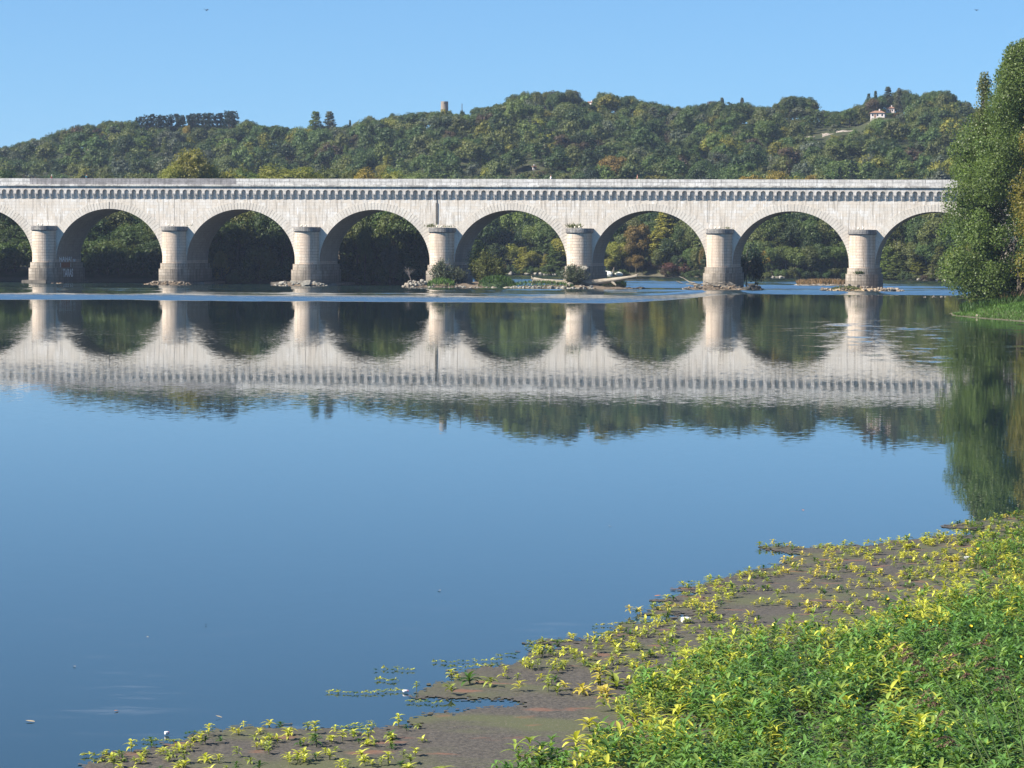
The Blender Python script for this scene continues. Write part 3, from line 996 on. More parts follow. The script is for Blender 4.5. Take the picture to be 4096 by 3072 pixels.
def zone(px):
    for lim, name in ((540, 'on the low west end of the hill'), (960, 'below the dark conifer row'), (1230, 'between the conifer row and the twin poplars'), (1740, 'between the twin poplars and the stone tower'),
                      (2010, 'between the stone tower and the summit'), (2480, 'about the summit'), (3060, 'between the summit and the tall clump'), (3380, 'about the tall clump east of the summit'), (9999, 'about the tiled houses')):
        if px < lim: return name


SHARE = ['dark green'] * 9 + ['mid green'] * 10 + ['olive green'] * 10 + ['light green'] * 2 + ['yellow green'] * 1 + ['grey green'] * 4 + ['russet'] * 1


def build_wood():
    rng = random.Random(11)
    cand = []
    for d in np.arange(520, 1012, 6.3):
        wdt = d * 4900 / FPX
        for x in np.arange(-wdt / 2, wdt / 2, 6.0):
            xx = x + rng.uniform(-2.6, 2.6); dd = d + rng.uniform(-2.6, 2.6)
            px = CX + FPX * xx / dd
            bank = np.interp(px, BANK[:, 0], BANK[:, 1])
            if dd < bank + 14 or px > 4330: continue
            if px < 1790 and dd < 700: continue
            k = rng.random()
            h = 6.0 + 6.5 * k * k
            if dd > 985 and rng.random() < .3: continue
            g = gz(xx, dd)
            lim = float(np.interp(px, SKY[:, 0], SKY[:, 1])) + (26 if 540 < px < 960 else 5)
            for q0, q1, yl, dm in LIMS:
                wpx = 0.25 * h / dd * FPX
                if q0 - wpx < px < q1 + wpx and (dd < dm or (dd < -dm and rng.random() < .6)): lim = max(lim, yl)
            h = min(h, (HOR + ROLL * (px - CX) - lim) / FPX * dd + CAMZ - g)
            if h < 1.1: continue
            ytop = HOR + ROLL * (px - CX) - (g + h - CAMZ) / dd * FPX
            if ytop > 722 and px < 1790: continue
            if ytop > 1000: continue
            if not allowed(px, dd, h): continue
            cand.append((xx, dd, px, h, g))
    for k in range(700):
        px = rng.uniform(-60, 3900) if k < 560 else rng.uniform(1760, 1960) if k < 630 else rng.uniform(2060, 2230)
        dd = rng.uniform(725, 985) if k < 560 else rng.uniform(860, 962) if k < 630 else rng.uniform(740, 850)
        xx = (px - CX) / FPX * dd; h = rng.uniform(2.6, 4.6); g = gz(xx, dd)
        yt = HOR + ROLL * (px - CX) - (g + h - CAMZ) / dd * FPX
        if dd > np.interp(px, BANK[:, 0], BANK[:, 1]) + 14 and yt < 722 and yt > np.interp(px, SKY[:, 0], SKY[:, 1]) + 20 and allowed(px, dd, h) and not any(q0 < px < q1 and dd < abs(dm) and yt < yl for q0, q1, yl, dm in LIMS): cand.append((xx, dd, px, h, g))
    for px in np.arange(-60, 3920, 11):
        dd = 1001 + rng.uniform(-4, 5); xx = (px - CX) / FPX * dd
        g = gz(xx, dd); lim = float(np.interp(px, SKY[:, 0], SKY[:, 1])) + (22 if 540 < px < 960 else 14)
        h = min(5.5, (HOR + ROLL * (px - CX) - lim) / FPX * dd + CAMZ - g)
        if h > 1.0 and not 1745 < px < 1890: cand.append((xx, dd, px, h, g))
    # the largest ones in view are things, the others one mass
    front = [c for c in cand if (c[1] > 700 or c[2] > 1790)]
    front.sort(key=lambda c: c[1] - 900 * 0 - 6 * rng.random())
    pick = set(id(c) for c in rng.sample([c for c in front if -60 < c[2] < 3900 and c[3] > 4], 150))
    V, Q, T, RV, TI, TV, TQ = [], [], [], [], [], [], []
    b = 0
    grp = {}
    for c in cand:
        xx, dd, px, h, g = c
        cn = rng.choice(SHARE)
        big = 0.5 + 0.5 * mnoise.noise((xx * 0.02, dd * 0.02, 1.0))
        if big > 0.62 and rng.random() < 0.6: cn = rng.choice(['olive green', 'light green', 'mid green', 'yellow green'])
        col = col_jit(GREENS[cn], 0.3)
        r = max(h * rng.uniform(0.32, 0.46), 2.0)
        if id(c) in pick:
            P = rng.choice(ROUND) if rng.random() < 0.85 else rng.choice(COLUMN)
            form = 'round-crowned' if P['kind'] == 'round' else 'narrow upright'
            if P['kind'] == 'column': r *= 0.6
            tree(P, xx, dd, h * 1.08, r * 1.05, col, 'hillside_tree', f'{cn} {form} tree in the wood {zone(px)}', 'tree', f'{cn} {form} trees of the hillside wood {zone(px)}', parts=False)
            continue
        P = rng.choice(FAR[:6]) if rng.random() < 0.88 else rng.choice(FAR[6:])
        a = rng.uniform(0, 6.28); ca, sa = math.cos(a), math.sin(a)
        S = np.array([r / P['R'], r / P['R'], h / P['H']])
        v = P['V'] * S
        v = np.stack([v[:, 0] * ca - v[:, 1] * sa + xx, v[:, 0] * sa + v[:, 1] * ca + dd, v[:, 2] + g - 0.3], 1)
        V.append(v); Q.append(P['Q'] + b); T.append(P['T'] + b); b += len(v)
        RV.append((P['rv'], len(P['Q']))); TI.append(col)
    Q = np.concatenate(Q); T = np.concatenate(T); V = np.concatenate(V)
    rv = np.concatenate([r[:n] for r, n in RV] + [r[n:] for r, n in RV])
    ti = np.concatenate([np.tile(np.array(c), (n, 1)) for c, (r, n) in zip(TI, RV)] + [np.tile(np.array(c), (len(r) - n, 1)) for c, (r, n) in zip(TI, RV)])
    o = link('hillside_wood', mk_mesh('hillside_wood', V, [Q, T], [M_F_ATTR], attrs={'rnd': ('FLOAT', rv), 'tint': ('FLOAT_COLOR', ti)}))
    tag(o, 'mixed autumn wood covering the whole hillside beyond the river', 'wood', None, 'stuff')
    print('wood', len(cand), len(V))


build_wood()


def skyline():
    rng = random.Random(21)

    def by_top(P, px, ytop, d, wpx, cn, name, label, cat, group=None, parts=False, jit=0.15, minh=3.0):
        t = at(px, ytop, d)
        g = gz(t.x, d)
        h = max(minh, t.z - g + 0.3)
        return tree(P, t.x, d, h, wpx / 2 / FPX * d, col_jit(GREENS[cn], jit), name, label, cat, group, parts)
    # row of dark conifers
    n = 27
    for k in range(n):
        px = 552 + (945 - 552) * k / (n - 1) + rng.uniform(-4, 4)
        yt = np.interp(px, [550, 600, 640, 740, 880, 905, 930, 945], [462, 460, 458, 456, 446, 441, 442, 446]) + rng.uniform(-5, 6)
        by_top(CONE[k % 3], px, yt, 990 + rng.uniform(-6, 4), rng.uniform(52, 66), 'blackish green', 'conifer', 'blackish conifer in the straight dark row on the west hill crest', 'conifer', 'dark conifers in the row on the hill crest')
    by_top(CONE[0], 918, 441, 978, 66, 'blackish green', 'conifer', 'stoutest blackish conifer, at the east end of the dark row on the crest', 'conifer')
    by_top(ROUND[1], 752, 492, 968, 48, 'yellow', 'autumn_tree', 'small pale yellow tree in front of the dark conifer row', 'tree')
    # twin poplars
    by_top(COLUMN[0], 1262, 442, 985, 96, 'light green', 'poplar', 'leafy poplar, the denser of the twin poplars on the skyline', 'poplar')
    by_top(COLUMN[1], 1318, 442, 985, 84, 'grey green', 'poplar', 'thin greyish poplar, the sparser of the twin poplars on the skyline', 'poplar')
    by_top(BUSH[0], 1795, 436, 975, 44, 'light green', 'shrub', 'light green shrub at the foot of the stone tower', 'shrub', minh=1.5)
    by_top(BUSH[1], 1772, 428, 974, 30, 'yellow green', 'shrub', 'yellow green shrub against the stone tower wall', 'shrub', minh=1.5)
    by_top(BUSH[2], 1848, 437, 984, 22, 'dark green', 'shrub', 'small dark shrub around the foot of the crest pole', 'shrub', minh=1.0)
    # summit trees
    for px, yt, w, cn, kd, lab in ((2060, 372, 90, 'dark green', 'r', 'dark spreading tree at the west shoulder of the summit'), (2100, 358, 46, 'olive green', 'r', 'upright olive tree behind the dark spreading tree on the summit'),
                                   (2150, 360, 62, 'olive green', 'r', 'round olive tree in the middle of the summit group'), (2212, 351, 60, 'grey green', 'r', 'grey thin-leaved tree, the western of two on the summit'),
                                   (2290, 350, 74, 'grey green', 'r', 'grey thin-leaved tree beside the white gabled house on the summit'), (2404, 356, 68, 'olive green', 'r', 'big round olive tree just east of the white gabled house'),
                                   (2458, 381, 40, 'dark green', 'r', 'small dark tree tucked against the big round olive tree'), (2525, 374, 100, 'mid green', 'r', 'broad green tree with two humps east of the summit'),
                                   (2600, 402, 96, 'dark green', 'r', 'flat-topped dark tree where the summit starts to drop'), (2851, 400, 56, 'russet', 'r', 'russet-leaved tree on the skyline in the saddle'),
                                   (2888, 388, 40, 'grey green', 'c', 'wispy grey tree beside the russet skyline tree'), (2968, 388, 40, 'grey green', 'c', 'half-bare grey tree with forked top on the saddle'),
                                   (3180, 373, 110, 'dark green', 'r', 'tallest dark tree of the skyline clump east of the saddle'), (3225, 392, 60, 'dark green', 'r', 'dark tree on the steep east flank of the skyline clump'),
                                   (3130, 392, 60, 'mid green', 'r', 'mid green tree on the west flank of the skyline clump'), (3475, 372, 40, 'dark green', 'c', 'narrow dark tree above the low tiled house'),
                                   (3502, 361, 36, 'dark green', 'c', 'second narrow dark tree above the low tiled house'), (3552, 344, 60, 'grey green', 'c', 'tall grey poplar-like tree above the tiled houses'),
                                   (3596, 350, 50, 'grey green', 'c', 'second tall grey tree above the tiled houses'), (3650, 372, 90, 'dark green', 'r', 'dark rounded tree east of the tiled houses'),
                                   (3725, 354, 90, 'olive green', 'r', 'olive rounded tree on the east end of the ridge'), (3785, 354, 80, 'mid green', 'r', 'last green tree of the ridge beside the big poplar'),
                                   (440, 470, 44, 'dark green', 'r', 'dark tree with a ragged top west of the conifer row'), (500, 474, 50, 'dark green', 'r', 'second ragged dark tree west of the conifer row'),
                                   (990, 472, 50, 'dark green', 'r', 'round dark tree just east of the conifer row'), (1480, 456, 56, 'olive green', 'r', 'olive skyline tree east of the twin poplars'), (1570, 448, 50, 'dark green', 'r', 'dark skyline tree west of the stone tower'),
                                   (1400, 478, 24, 'grey green', 'c', 'thin little grey tree on the skyline just east of the poplars')):
        by_top(rng.choice(ROUND) if kd == 'r' else rng.choice(COLUMN), px, yt, 985 + rng.uniform(-6, 4), w, cn, 'skyline_tree', lab, 'tree')
    # the crest filled up to the outline
    for px in np.arange(-40, 3860, 30):
        p = px + rng.uniform(-9, 9)
        if 545 < p < 955 or not allowed(p, 985, 5) or 1750 < p < 1885: continue
        cn = rng.choice(['dark green', 'mid green', 'olive green'])
        yt = float(np.interp(p, SKY[:, 0], SKY[:, 1])) + rng.uniform(-4, 9)
        by_top(rng.choice(ROUND), p, yt, 975 + rng.uniform(-12, 6), rng.uniform(44, 74), cn, 'crest_tree', f'{cn} tree along the skyline {zone(p)}', 'tree', f'{cn} crest trees {zone(p)}')
    # bright and odd trees standing out of the slope
    for px, yt, d, w, cn, kd, lab in ((2455, 604, 800, 150, 'ochre', 'r', 'big ochre plane tree rising just above the parapet under the summit'),
                                      (2370, 650, 790, 70, 'blackish green', 'r', 'blackish tree beside the big ochre plane tree'),
                                      (2365, 618, 830, 60, 'russet', 'r', 'russet-topped tree behind the big ochre plane tree'),
                                      (2310, 600, 850, 60, 'grey green', 'k', 'blue grey cedar on the slope beside the big ochre plane tree'),
                                      (2345, 590, 860, 40, 'grey green', 'c', 'bare grey poplar on the slope above the big ochre plane tree'),
                                      (2330, 490, 940, 110, 'yellow green', 'r', 'yellow green tree high on the slope under the white gabled house'),
                                      (2230, 455, 960, 70, 'yellow green', 'r', 'yellow green tree on the slope under the long low white building'),
                                      (3015, 678, 740, 130, 'yellow', 'r', 'broad golden yellow tree along the parapet, widest of its kind'), (3105, 672, 742, 120, 'yellow', 'r', 'golden yellow tree in the middle of the yellow clump above the parapet'),
                                      (3185, 686, 744, 100, 'yellow green', 'r', 'yellow green tree inside the golden clump above the parapet'), (3250, 690, 742, 70, 'yellow', 'r', 'small golden tree at the east end of the clump above the parapet'),
                                      (3415, 640, 760, 90, 'blackish green', 'k', 'dark layered cedar above the parapet near the east end'), (3360, 664, 750, 46, 'blackish green', 'c', 'narrow dark cypress beside the layered cedar'),
                                      (3530, 660, 750, 100, 'dark green', 'r', 'dark tree above the parapet next to the layered cedar'), (2000, 520, 900, 80, 'dark green', 'r', 'dark pine on the slope under the chalk spot'),
                                      (3010, 575, 850, 60, 'grey green', 'k', 'blue grey cedar on the slope below the saddle'), (2870, 585, 850, 50, 'grey green', 'k', 'smaller blue grey cedar on the slope below the saddle'),
                                      (3540, 590, 830, 60, 'russet', 'r', 'russet tree on the slope below the tiled houses'), (3640, 640, 790, 60, 'russet', 'r', 'second russet tree lower on the slope below the tiled houses')):
        by_top(rng.choice(ROUND) if kd == 'r' else rng.choice(COLUMN) if kd == 'c' else rng.choice(CONE), px, yt, d, w, cn, 'slope_tree', lab, 'tree')


skyline()


# ------------------------------------------------------------------ river banks
def bank_trees():
    rng = random.Random(31)
    # west bank close behind the bridge: dark, partly in the bridge's own shadow
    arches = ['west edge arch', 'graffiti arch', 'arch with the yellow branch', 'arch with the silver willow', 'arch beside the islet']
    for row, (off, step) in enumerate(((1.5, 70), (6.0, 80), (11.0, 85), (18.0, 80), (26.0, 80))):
        px = -120 + row * 37
        while px < 1735:
            p = px + rng.uniform(-20, 20)
            d = float(np.interp(p, BANK[:, 0], BANK[:, 1])) + off + float(np.interp(p, [0, 550, 900, 1735], [5, 5, 0.5, 0.0])) + rng.uniform(-1.5, 3.0)
            x = (p - CX) / FPX * d
            top = ((9.5, 12.0, 14.0, 16.5, 17.8) if p < 650 else (14.6, 15.0, 15.0, 16.0, 17.0))[row] + rng.uniform(-2.2, 0.9)
            g = gz(x, d)
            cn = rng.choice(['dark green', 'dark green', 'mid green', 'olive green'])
            k = 0 if p < 130 else 1 if p < 660 else 2 if p < 1190 else 3 if p < 1715 else 4
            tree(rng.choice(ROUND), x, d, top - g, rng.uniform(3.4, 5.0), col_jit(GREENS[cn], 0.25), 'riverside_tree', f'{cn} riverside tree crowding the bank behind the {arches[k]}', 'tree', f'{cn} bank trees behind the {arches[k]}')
            px += step
        # low brush at the waterline
    px = -60
    while px < 1730:
        p = px + rng.uniform(-15, 15)
        d = float(np.interp(p, BANK[:, 0], BANK[:, 1])) + float(np.interp(p, [0, 550, 900], [4, 4, 0])) - 0.5 + rng.uniform(-1.5, 2.5)
        k = 0 if p < 130 else 1 if p < 660 else 2 if p < 1190 else 3
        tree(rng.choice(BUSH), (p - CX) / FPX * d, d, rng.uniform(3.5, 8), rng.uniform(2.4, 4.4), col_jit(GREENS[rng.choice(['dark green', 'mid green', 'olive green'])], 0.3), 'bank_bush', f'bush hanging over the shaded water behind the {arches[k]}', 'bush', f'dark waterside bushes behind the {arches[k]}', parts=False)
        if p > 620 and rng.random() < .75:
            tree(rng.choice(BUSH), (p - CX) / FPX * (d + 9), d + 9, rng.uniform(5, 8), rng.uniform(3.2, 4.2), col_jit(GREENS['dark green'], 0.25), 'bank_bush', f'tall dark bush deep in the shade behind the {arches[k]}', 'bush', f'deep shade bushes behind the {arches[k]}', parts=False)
        px += 44
    special = ((757, 552, 545, 110, 'yellow green', 'r', 'tall yellow green tree rising high over the weathered parapet'), (690, 622, 542, 84, 'yellow green', 'r', 'lower yellow green shoulder tree leaning on the tallest parapet tree'),
               (30, 652, 530, 150, 'dark green', 'r', 'dark tree showing over the far west end of the parapet'), (838, 628, 546, 90, 'yellow green', 'r', 'east shoulder tree leaning on the tallest parapet tree'), (920, 652, 548, 110, 'yellow green', 'r', 'yellow green tree behind the parapet, next to the tallest one'),
               (985, 645, 556, 110, 'light green', 'r', 'light green tree behind the parapet in the gap before the golden pair'), (1110, 628, 556, 150, 'yellow green', 'r', 'first golden green tree of the pair over the white parapet'), (1215, 634, 560, 130, 'yellow green', 'r', 'second golden green tree of the pair over the white parapet'),
               (1310, 640, 565, 110, 'olive green', 'r', 'olive tree behind the white parapet'), (1470, 642, 566, 90, 'yellow', 'r', 'yellow tree behind the white parapet'), (1400, 640, 572, 110, 'olive green', 'r', 'olive tree between the golden pair and the yellow tree'),
               (1560, 650, 570, 110, 'yellow green', 'r', 'small yellow green tree at the end of the row behind the parapet'), (1650, 662, 575, 100, 'light green', 'r', 'low light green tree where the row behind the parapet stops'),
               (560, 660, 560, 110, 'olive green', 'r', 'low olive tree behind the weathered parapet'), (420, 668, 565, 110, 'olive green', 'r', 'second low olive tree behind the weathered parapet'))
    for p, yt, d, w, cn, kd, lab in special:
        t = at(p, yt, d); g = gz(t.x, d)
        tree(rng.choice(TALL), t.x, d, t.z - g + 0.3, 0.9 * w / FPX * d, col_jit(GREENS[cn], 0.1), 'parapet_tree', lab, 'tree')
    # bright ones through the west arches
    for p, yt, yb, cn, w, lab in ((885, 965, 1040, 'yellow', 70, 'yellow leafy branch-like tree lit behind the second arch from the graffiti'), (1560, 930, 1010, 'grey green', 80, 'silver grey willow lit in the dark behind the arch'), (1460, 870, 1000, 'light green', 70, 'lighter green tree lit at the arch top before the silver willow')):
        d = float(np.interp(p, BANK[:, 0], BANK[:, 1])) - 2.5
        t, b = at(p, yt, d), at(p, yb, d)
        tree(ROUND[2], t.x, d, t.z - 0.2, w / 2 / FPX * d, col_jit(GREENS[cn], 0.1), 'riverside_tree', lab, 'tree')
    # far bank, seen through the eastern arches
    for row, (off, lo, hi, step) in enumerate(((1.5, 4.5, 9.0, 42), (6.5, 8, 14, 48), (12.5, 11, 17, 52))):
        px = 1790 + row * 17
        while px < 3930:
            p = px + rng.uniform(-12, 12)
            px += step * rng.uniform(0.8, 1.2)
            d = float(np.interp(p, BANK[:, 0], BANK[:, 1])) + off + rng.uniform(-1, 2)
            if 2490 < p < 2640 and row < 1: continue
            x = (p - CX) / FPX * d
            h = rng.uniform(lo, hi)
            cn = rng.choice(['dark green', 'mid green', 'mid green', 'mid green', 'olive green', 'olive green', 'light green', 'yellow green'] if row else ['mid green', 'dark green', 'olive green', 'light green', 'mid green', 'yellow green'])
            k = 'fourth' if p < 2275 else 'fifth' if p < 2830 else 'sixth' if p < 3400 else 'last'
            tree(rng.choice(ROUND) if rng.random() < 0.8 else rng.choice(COLUMN), x, d, h, h * rng.uniform(0.27, 0.38) if row else h * rng.uniform(0.34, 0.5), col_jit(GREENS[cn], 0.22), 'far_bank_tree', f'{cn} tree on the far bank framed by the {k} open arch', 'tree', f'{cn} far bank trees in the {k} arch')
    for p, yt, w, off, cn, kd, lab in ((2560, 880, 140, 4, 'ochre', 'r', 'ochre brown plane tree on the far bank, tallest of the brown ones'), (2520, 960, 90, 2.5, 'ochre', 'r', 'lower ochre tree at the waterline in front of the brown plane tree'),
                                       (2545, 1010, 70, 1.2, 'ochre', 'r', 'small ochre bush-like tree at the water under the plane tree'), (2660, 980, 70, 3, 'olive green', 'r', 'olive tree beside the ochre plane tree'),
                                       (2100, 985, 50, 1, 'yellow green', 'c', 'narrow yellow green tree at the far waterline behind the islet bushes'), (2815, 985, 50, 2, 'ochre', 'r', 'ochre tree half hidden by the pier with the driftwood heap'),
                                       (3070, 985, 76, 1.5, 'yellow', 'r', 'yellow tree at the far waterline in the sixth arch'), (3350, 1000, 60, 1.5, 'ochre', 'r', 'ochre tree at the waterline close to the easternmost pier')):
        d = float(np.interp(p, BANK[:, 0], BANK[:, 1])) + off
        t = at(p, yt, d); g = gz(t.x, d)
        tree(rng.choice(ROUND) if kd == 'r' else COLUMN[0], t.x, d, t.z - g + 0.3, w / 2 / FPX * d, col_jit(GREENS[cn], 0.08), 'far_bank_tree', lab, 'tree')
    px = 1840
    while px < 3900:
        p = px + rng.uniform(-8, 8); px += 34
        d = (4.5 if 2500 < p < 2640 else 0) + float(np.interp(p, BANK[:, 0], BANK[:, 1])) + rng.uniform(-0.5, 1.0)
        cn = rng.choice(['dark green', 'olive green', 'mid green', 'mid green', 'olive green', 'dark green', 'russet'])
        k = 'fourth' if p < 2275 else 'fifth' if p < 2830 else 'sixth' if p < 3400 else 'last'
        tree(rng.choice(BUSH), (p - CX) / FPX * d, d, rng.uniform(1.6, 3.4), rng.uniform(1.2, 2.1), col_jit(GREENS[cn], 0.25), 'bank_bush', f'{cn} bush at the far waterline in the {k} open arch', 'bush', f'{cn} far waterline bushes in the {k} arch', parts=False)
    for p, yt, w in ((2710, 1040, 130), (2400, 1068, 60)):
        d = float(np.interp(p, BANK[:, 0], BANK[:, 1])) + 1
        t = at(p, yt, d)
        tree(BUSH[1], t.x, d, t.z - gz(t.x, d) + .2, w / 2 / FPX * d, col_jit((0.10, 0.045, 0.04), 0.05), 'bank_bush', 'purplish brown dry bush on the far bank ' + ('beside a leaning bare trunk' if p > 2600 else 'next to the white boulders'), 'bush', parts=False)
    # dark tree in the shade behind the sixth pier
    d = 492; t = at(2990, 925, d)
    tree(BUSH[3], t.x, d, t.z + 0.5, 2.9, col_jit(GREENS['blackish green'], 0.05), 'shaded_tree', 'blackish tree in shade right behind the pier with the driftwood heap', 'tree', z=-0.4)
    # yellow-green shoreline of far stones
    # white building glimpsed through the graffiti arch
    d = 560; p = at(405, 880, d)
    o = empty('white_building', (p.x, p.y, 2.2)); tag(o, 'white building glimpsed through leaves behind the graffiti arch', 'building')
    mb = MB(); mb.box(-1.6, 1.6, -1.5, 1.5, -1, p.z - 2.0, skip='u'); mb.build('wall', plain('white_wall', (0.75, 0.76, 0.78)), o)
    mb = MB(); mb.box(-1.8, 1.8, -1.7, 1.7, p.z - 1.995, p.z - 1.8); mb.build('roof', plain('flat_roof', (0.5, 0.5, 0.5)), o)


bank_trees()

# ------------------------------------------------------------------ rocks, islets, driftwood
RRNG = random.Random(41)


def rock_mesh(seed, flat=0.6):
    import bmesh
    bm = bmesh.new()
    bmesh.ops.create_icosphere(bm, subdivisions=2, radius=1.0)
    for v in bm.verts:
        n1 = mnoise.noise(v.co * 1.1 + Vector((seed * 7.3, 0, 0)))
        n2 = mnoise.noise(v.co * 2.7 + Vector((0, seed * 3.1, 0)))
        v.co *= 1 + 0.45 * n1 + 0.18 * n2
        v.co.z *= flat
        for ax, lim in ((0, 0.8), (1, 0.75), (2, 0.5)):
            v.co[ax] = max(-lim, min(lim, v.co[ax]))
    me = bpy.data.meshes.new('boulder'); bm.to_mesh(me); bm.free()
    me.materials.append(M_ROCK)
    return me


ROCKS = [rock_mesh(k, 0.55 + 0.12 * (k % 4)) for k in range(8)]


def rock(p, s, c, label, group, name='boulder'):
    o = link(name, RRNG.choice(ROCKS), None, p, RRNG.uniform(0, 6.28))
    o.rotation_euler = (RRNG.uniform(-.3, .3), RRNG.uniform(-.3, .3), RRNG.uniform(0, 6.28))
    o.scale = (s * RRNG.uniform(.8, 1.3), s * RRNG.uniform(.7, 1.1), s * RRNG.uniform(.7, 1.1))
    f = RRNG.uniform(.75, 1.15)
    o.color = (c[0] * f, c[1] * f, c[2] * f, 1)
    return tag(o, label, 'boulder', group)


PALE, TAN, BROWN, DARKR = (0.31, 0.29, 0.245), (0.28, 0.24, 0.19), (0.22, 0.17, 0.12), (0.07, 0.065, 0.055)


def mound(px0, px1, n0, n1, h, color, name='gravel_islet', seed=1):
    """low bar of gravel and earth lying in the river, in bridge coordinates"""
    a, b = L_of(px0, (n0 + n1) / 2), L_of(px1, (n0 + n1) / 2)
    V, F = [], []
    nx, ny = 44, 18
    for j in range(ny):
        for k in range(nx):
            u, v = k / (nx - 1) * 2 - 1, j / (ny - 1) * 2 - 1
            L, n = a + (b - a) * (u + 1) / 2, n0 + (n1 - n0) * (v + 1) / 2
            e = max(0.0, 1 - u * u) ** 0.6 * max(0.0, 1 - v * v) ** 0.6
            z = -0.5 + (h + 0.5) * e * (1 + 0.5 * mnoise.noise((L * 0.5, n * 0.5, seed))) + 0.12 * mnoise.noise((L * 1.7, n * 1.7, seed))
            V.append(tuple(bw(L, n, z)))
    for j in range(ny - 1):
        for k in range(nx - 1):
            F.append((j * nx + k, j * nx + k + 1, (j + 1) * nx + k + 1, (j + 1) * nx + k))
    o = link(name, mk_mesh(name, np.array(V), [np.array(F)], [color], smooth=True))
    return tag(o, kind='structure')


M_GRAVEL = plain('pale_gravel', (0.34, 0.30, 0.24), 0.95, var=0.5, scale=4)
M_EARTH = plain('wet_earth', (0.13, 0.10, 0.07), 0.9, var=0.4, scale=2)
M_SAND = plain('dry_reed_litter', (0.36, 0.27, 0.17), 0.95, var=0.4, scale=3)


def blades(rng, P, h, color, name, label, lean=0.3, w=0.22, parent=None, kind='stuff', cat='grass'):
    n = len(P)
    hh = h * rng.uniform(0.5, 1.2, n)
    up = np.stack([rng.normal(size=n) * lean, rng.normal(size=n) * lean, np.ones(n)], 1); up = unit(up)
    c = P + up * (hh * 0.5)[:, None]
    nr = np.stack([rng.normal(size=n), rng.normal(size=n), rng.normal(size=n) * 0.2 + .2], 1)
    nr = unit(nr - up * np.sum(nr * up, 1, keepdims=True))
    V, Q = leaf_quads(rng, c, nr, hh, w, along=up * 8)
    o = link(name, mk_mesh(name, V, [Q], [M_F_OBJ], attrs={'rnd': ('FLOAT', rng.random(n))}), parent)
    o.color = (*color, 1)
    return tag(o, label, cat, None, kind)


def strip_pts(rng, n, px0, px1, n0, n1, z0, z1=None):
    P = []
    for _ in range(n):
        nn = rng.uniform(n0, n1); L = L_of(rng.uniform(px0, px1), nn)
        z = z0 if z1 is None else rng.uniform(z0, z1)
        P.append(tuple(bw(L, nn, z)))
    return np.array(P)


def surf_pts(rng, n, px0, px1, n0, n1, h, k=0.6):
    P = []
    while len(P) < n:
        u, v = rng.uniform(-1, 1), rng.uniform(-1, 1)
        e = max(0.0, 1 - u * u) ** k * max(0.0, 1 - v * v) ** k
        nn = n0 + (n1 - n0) * (v + 1) / 2; L = L_of(px0 + (px1 - px0) * (u + 1) / 2, nn)
        P.append(tuple(bw(L, nn, h * e)))
    return np.array(P)


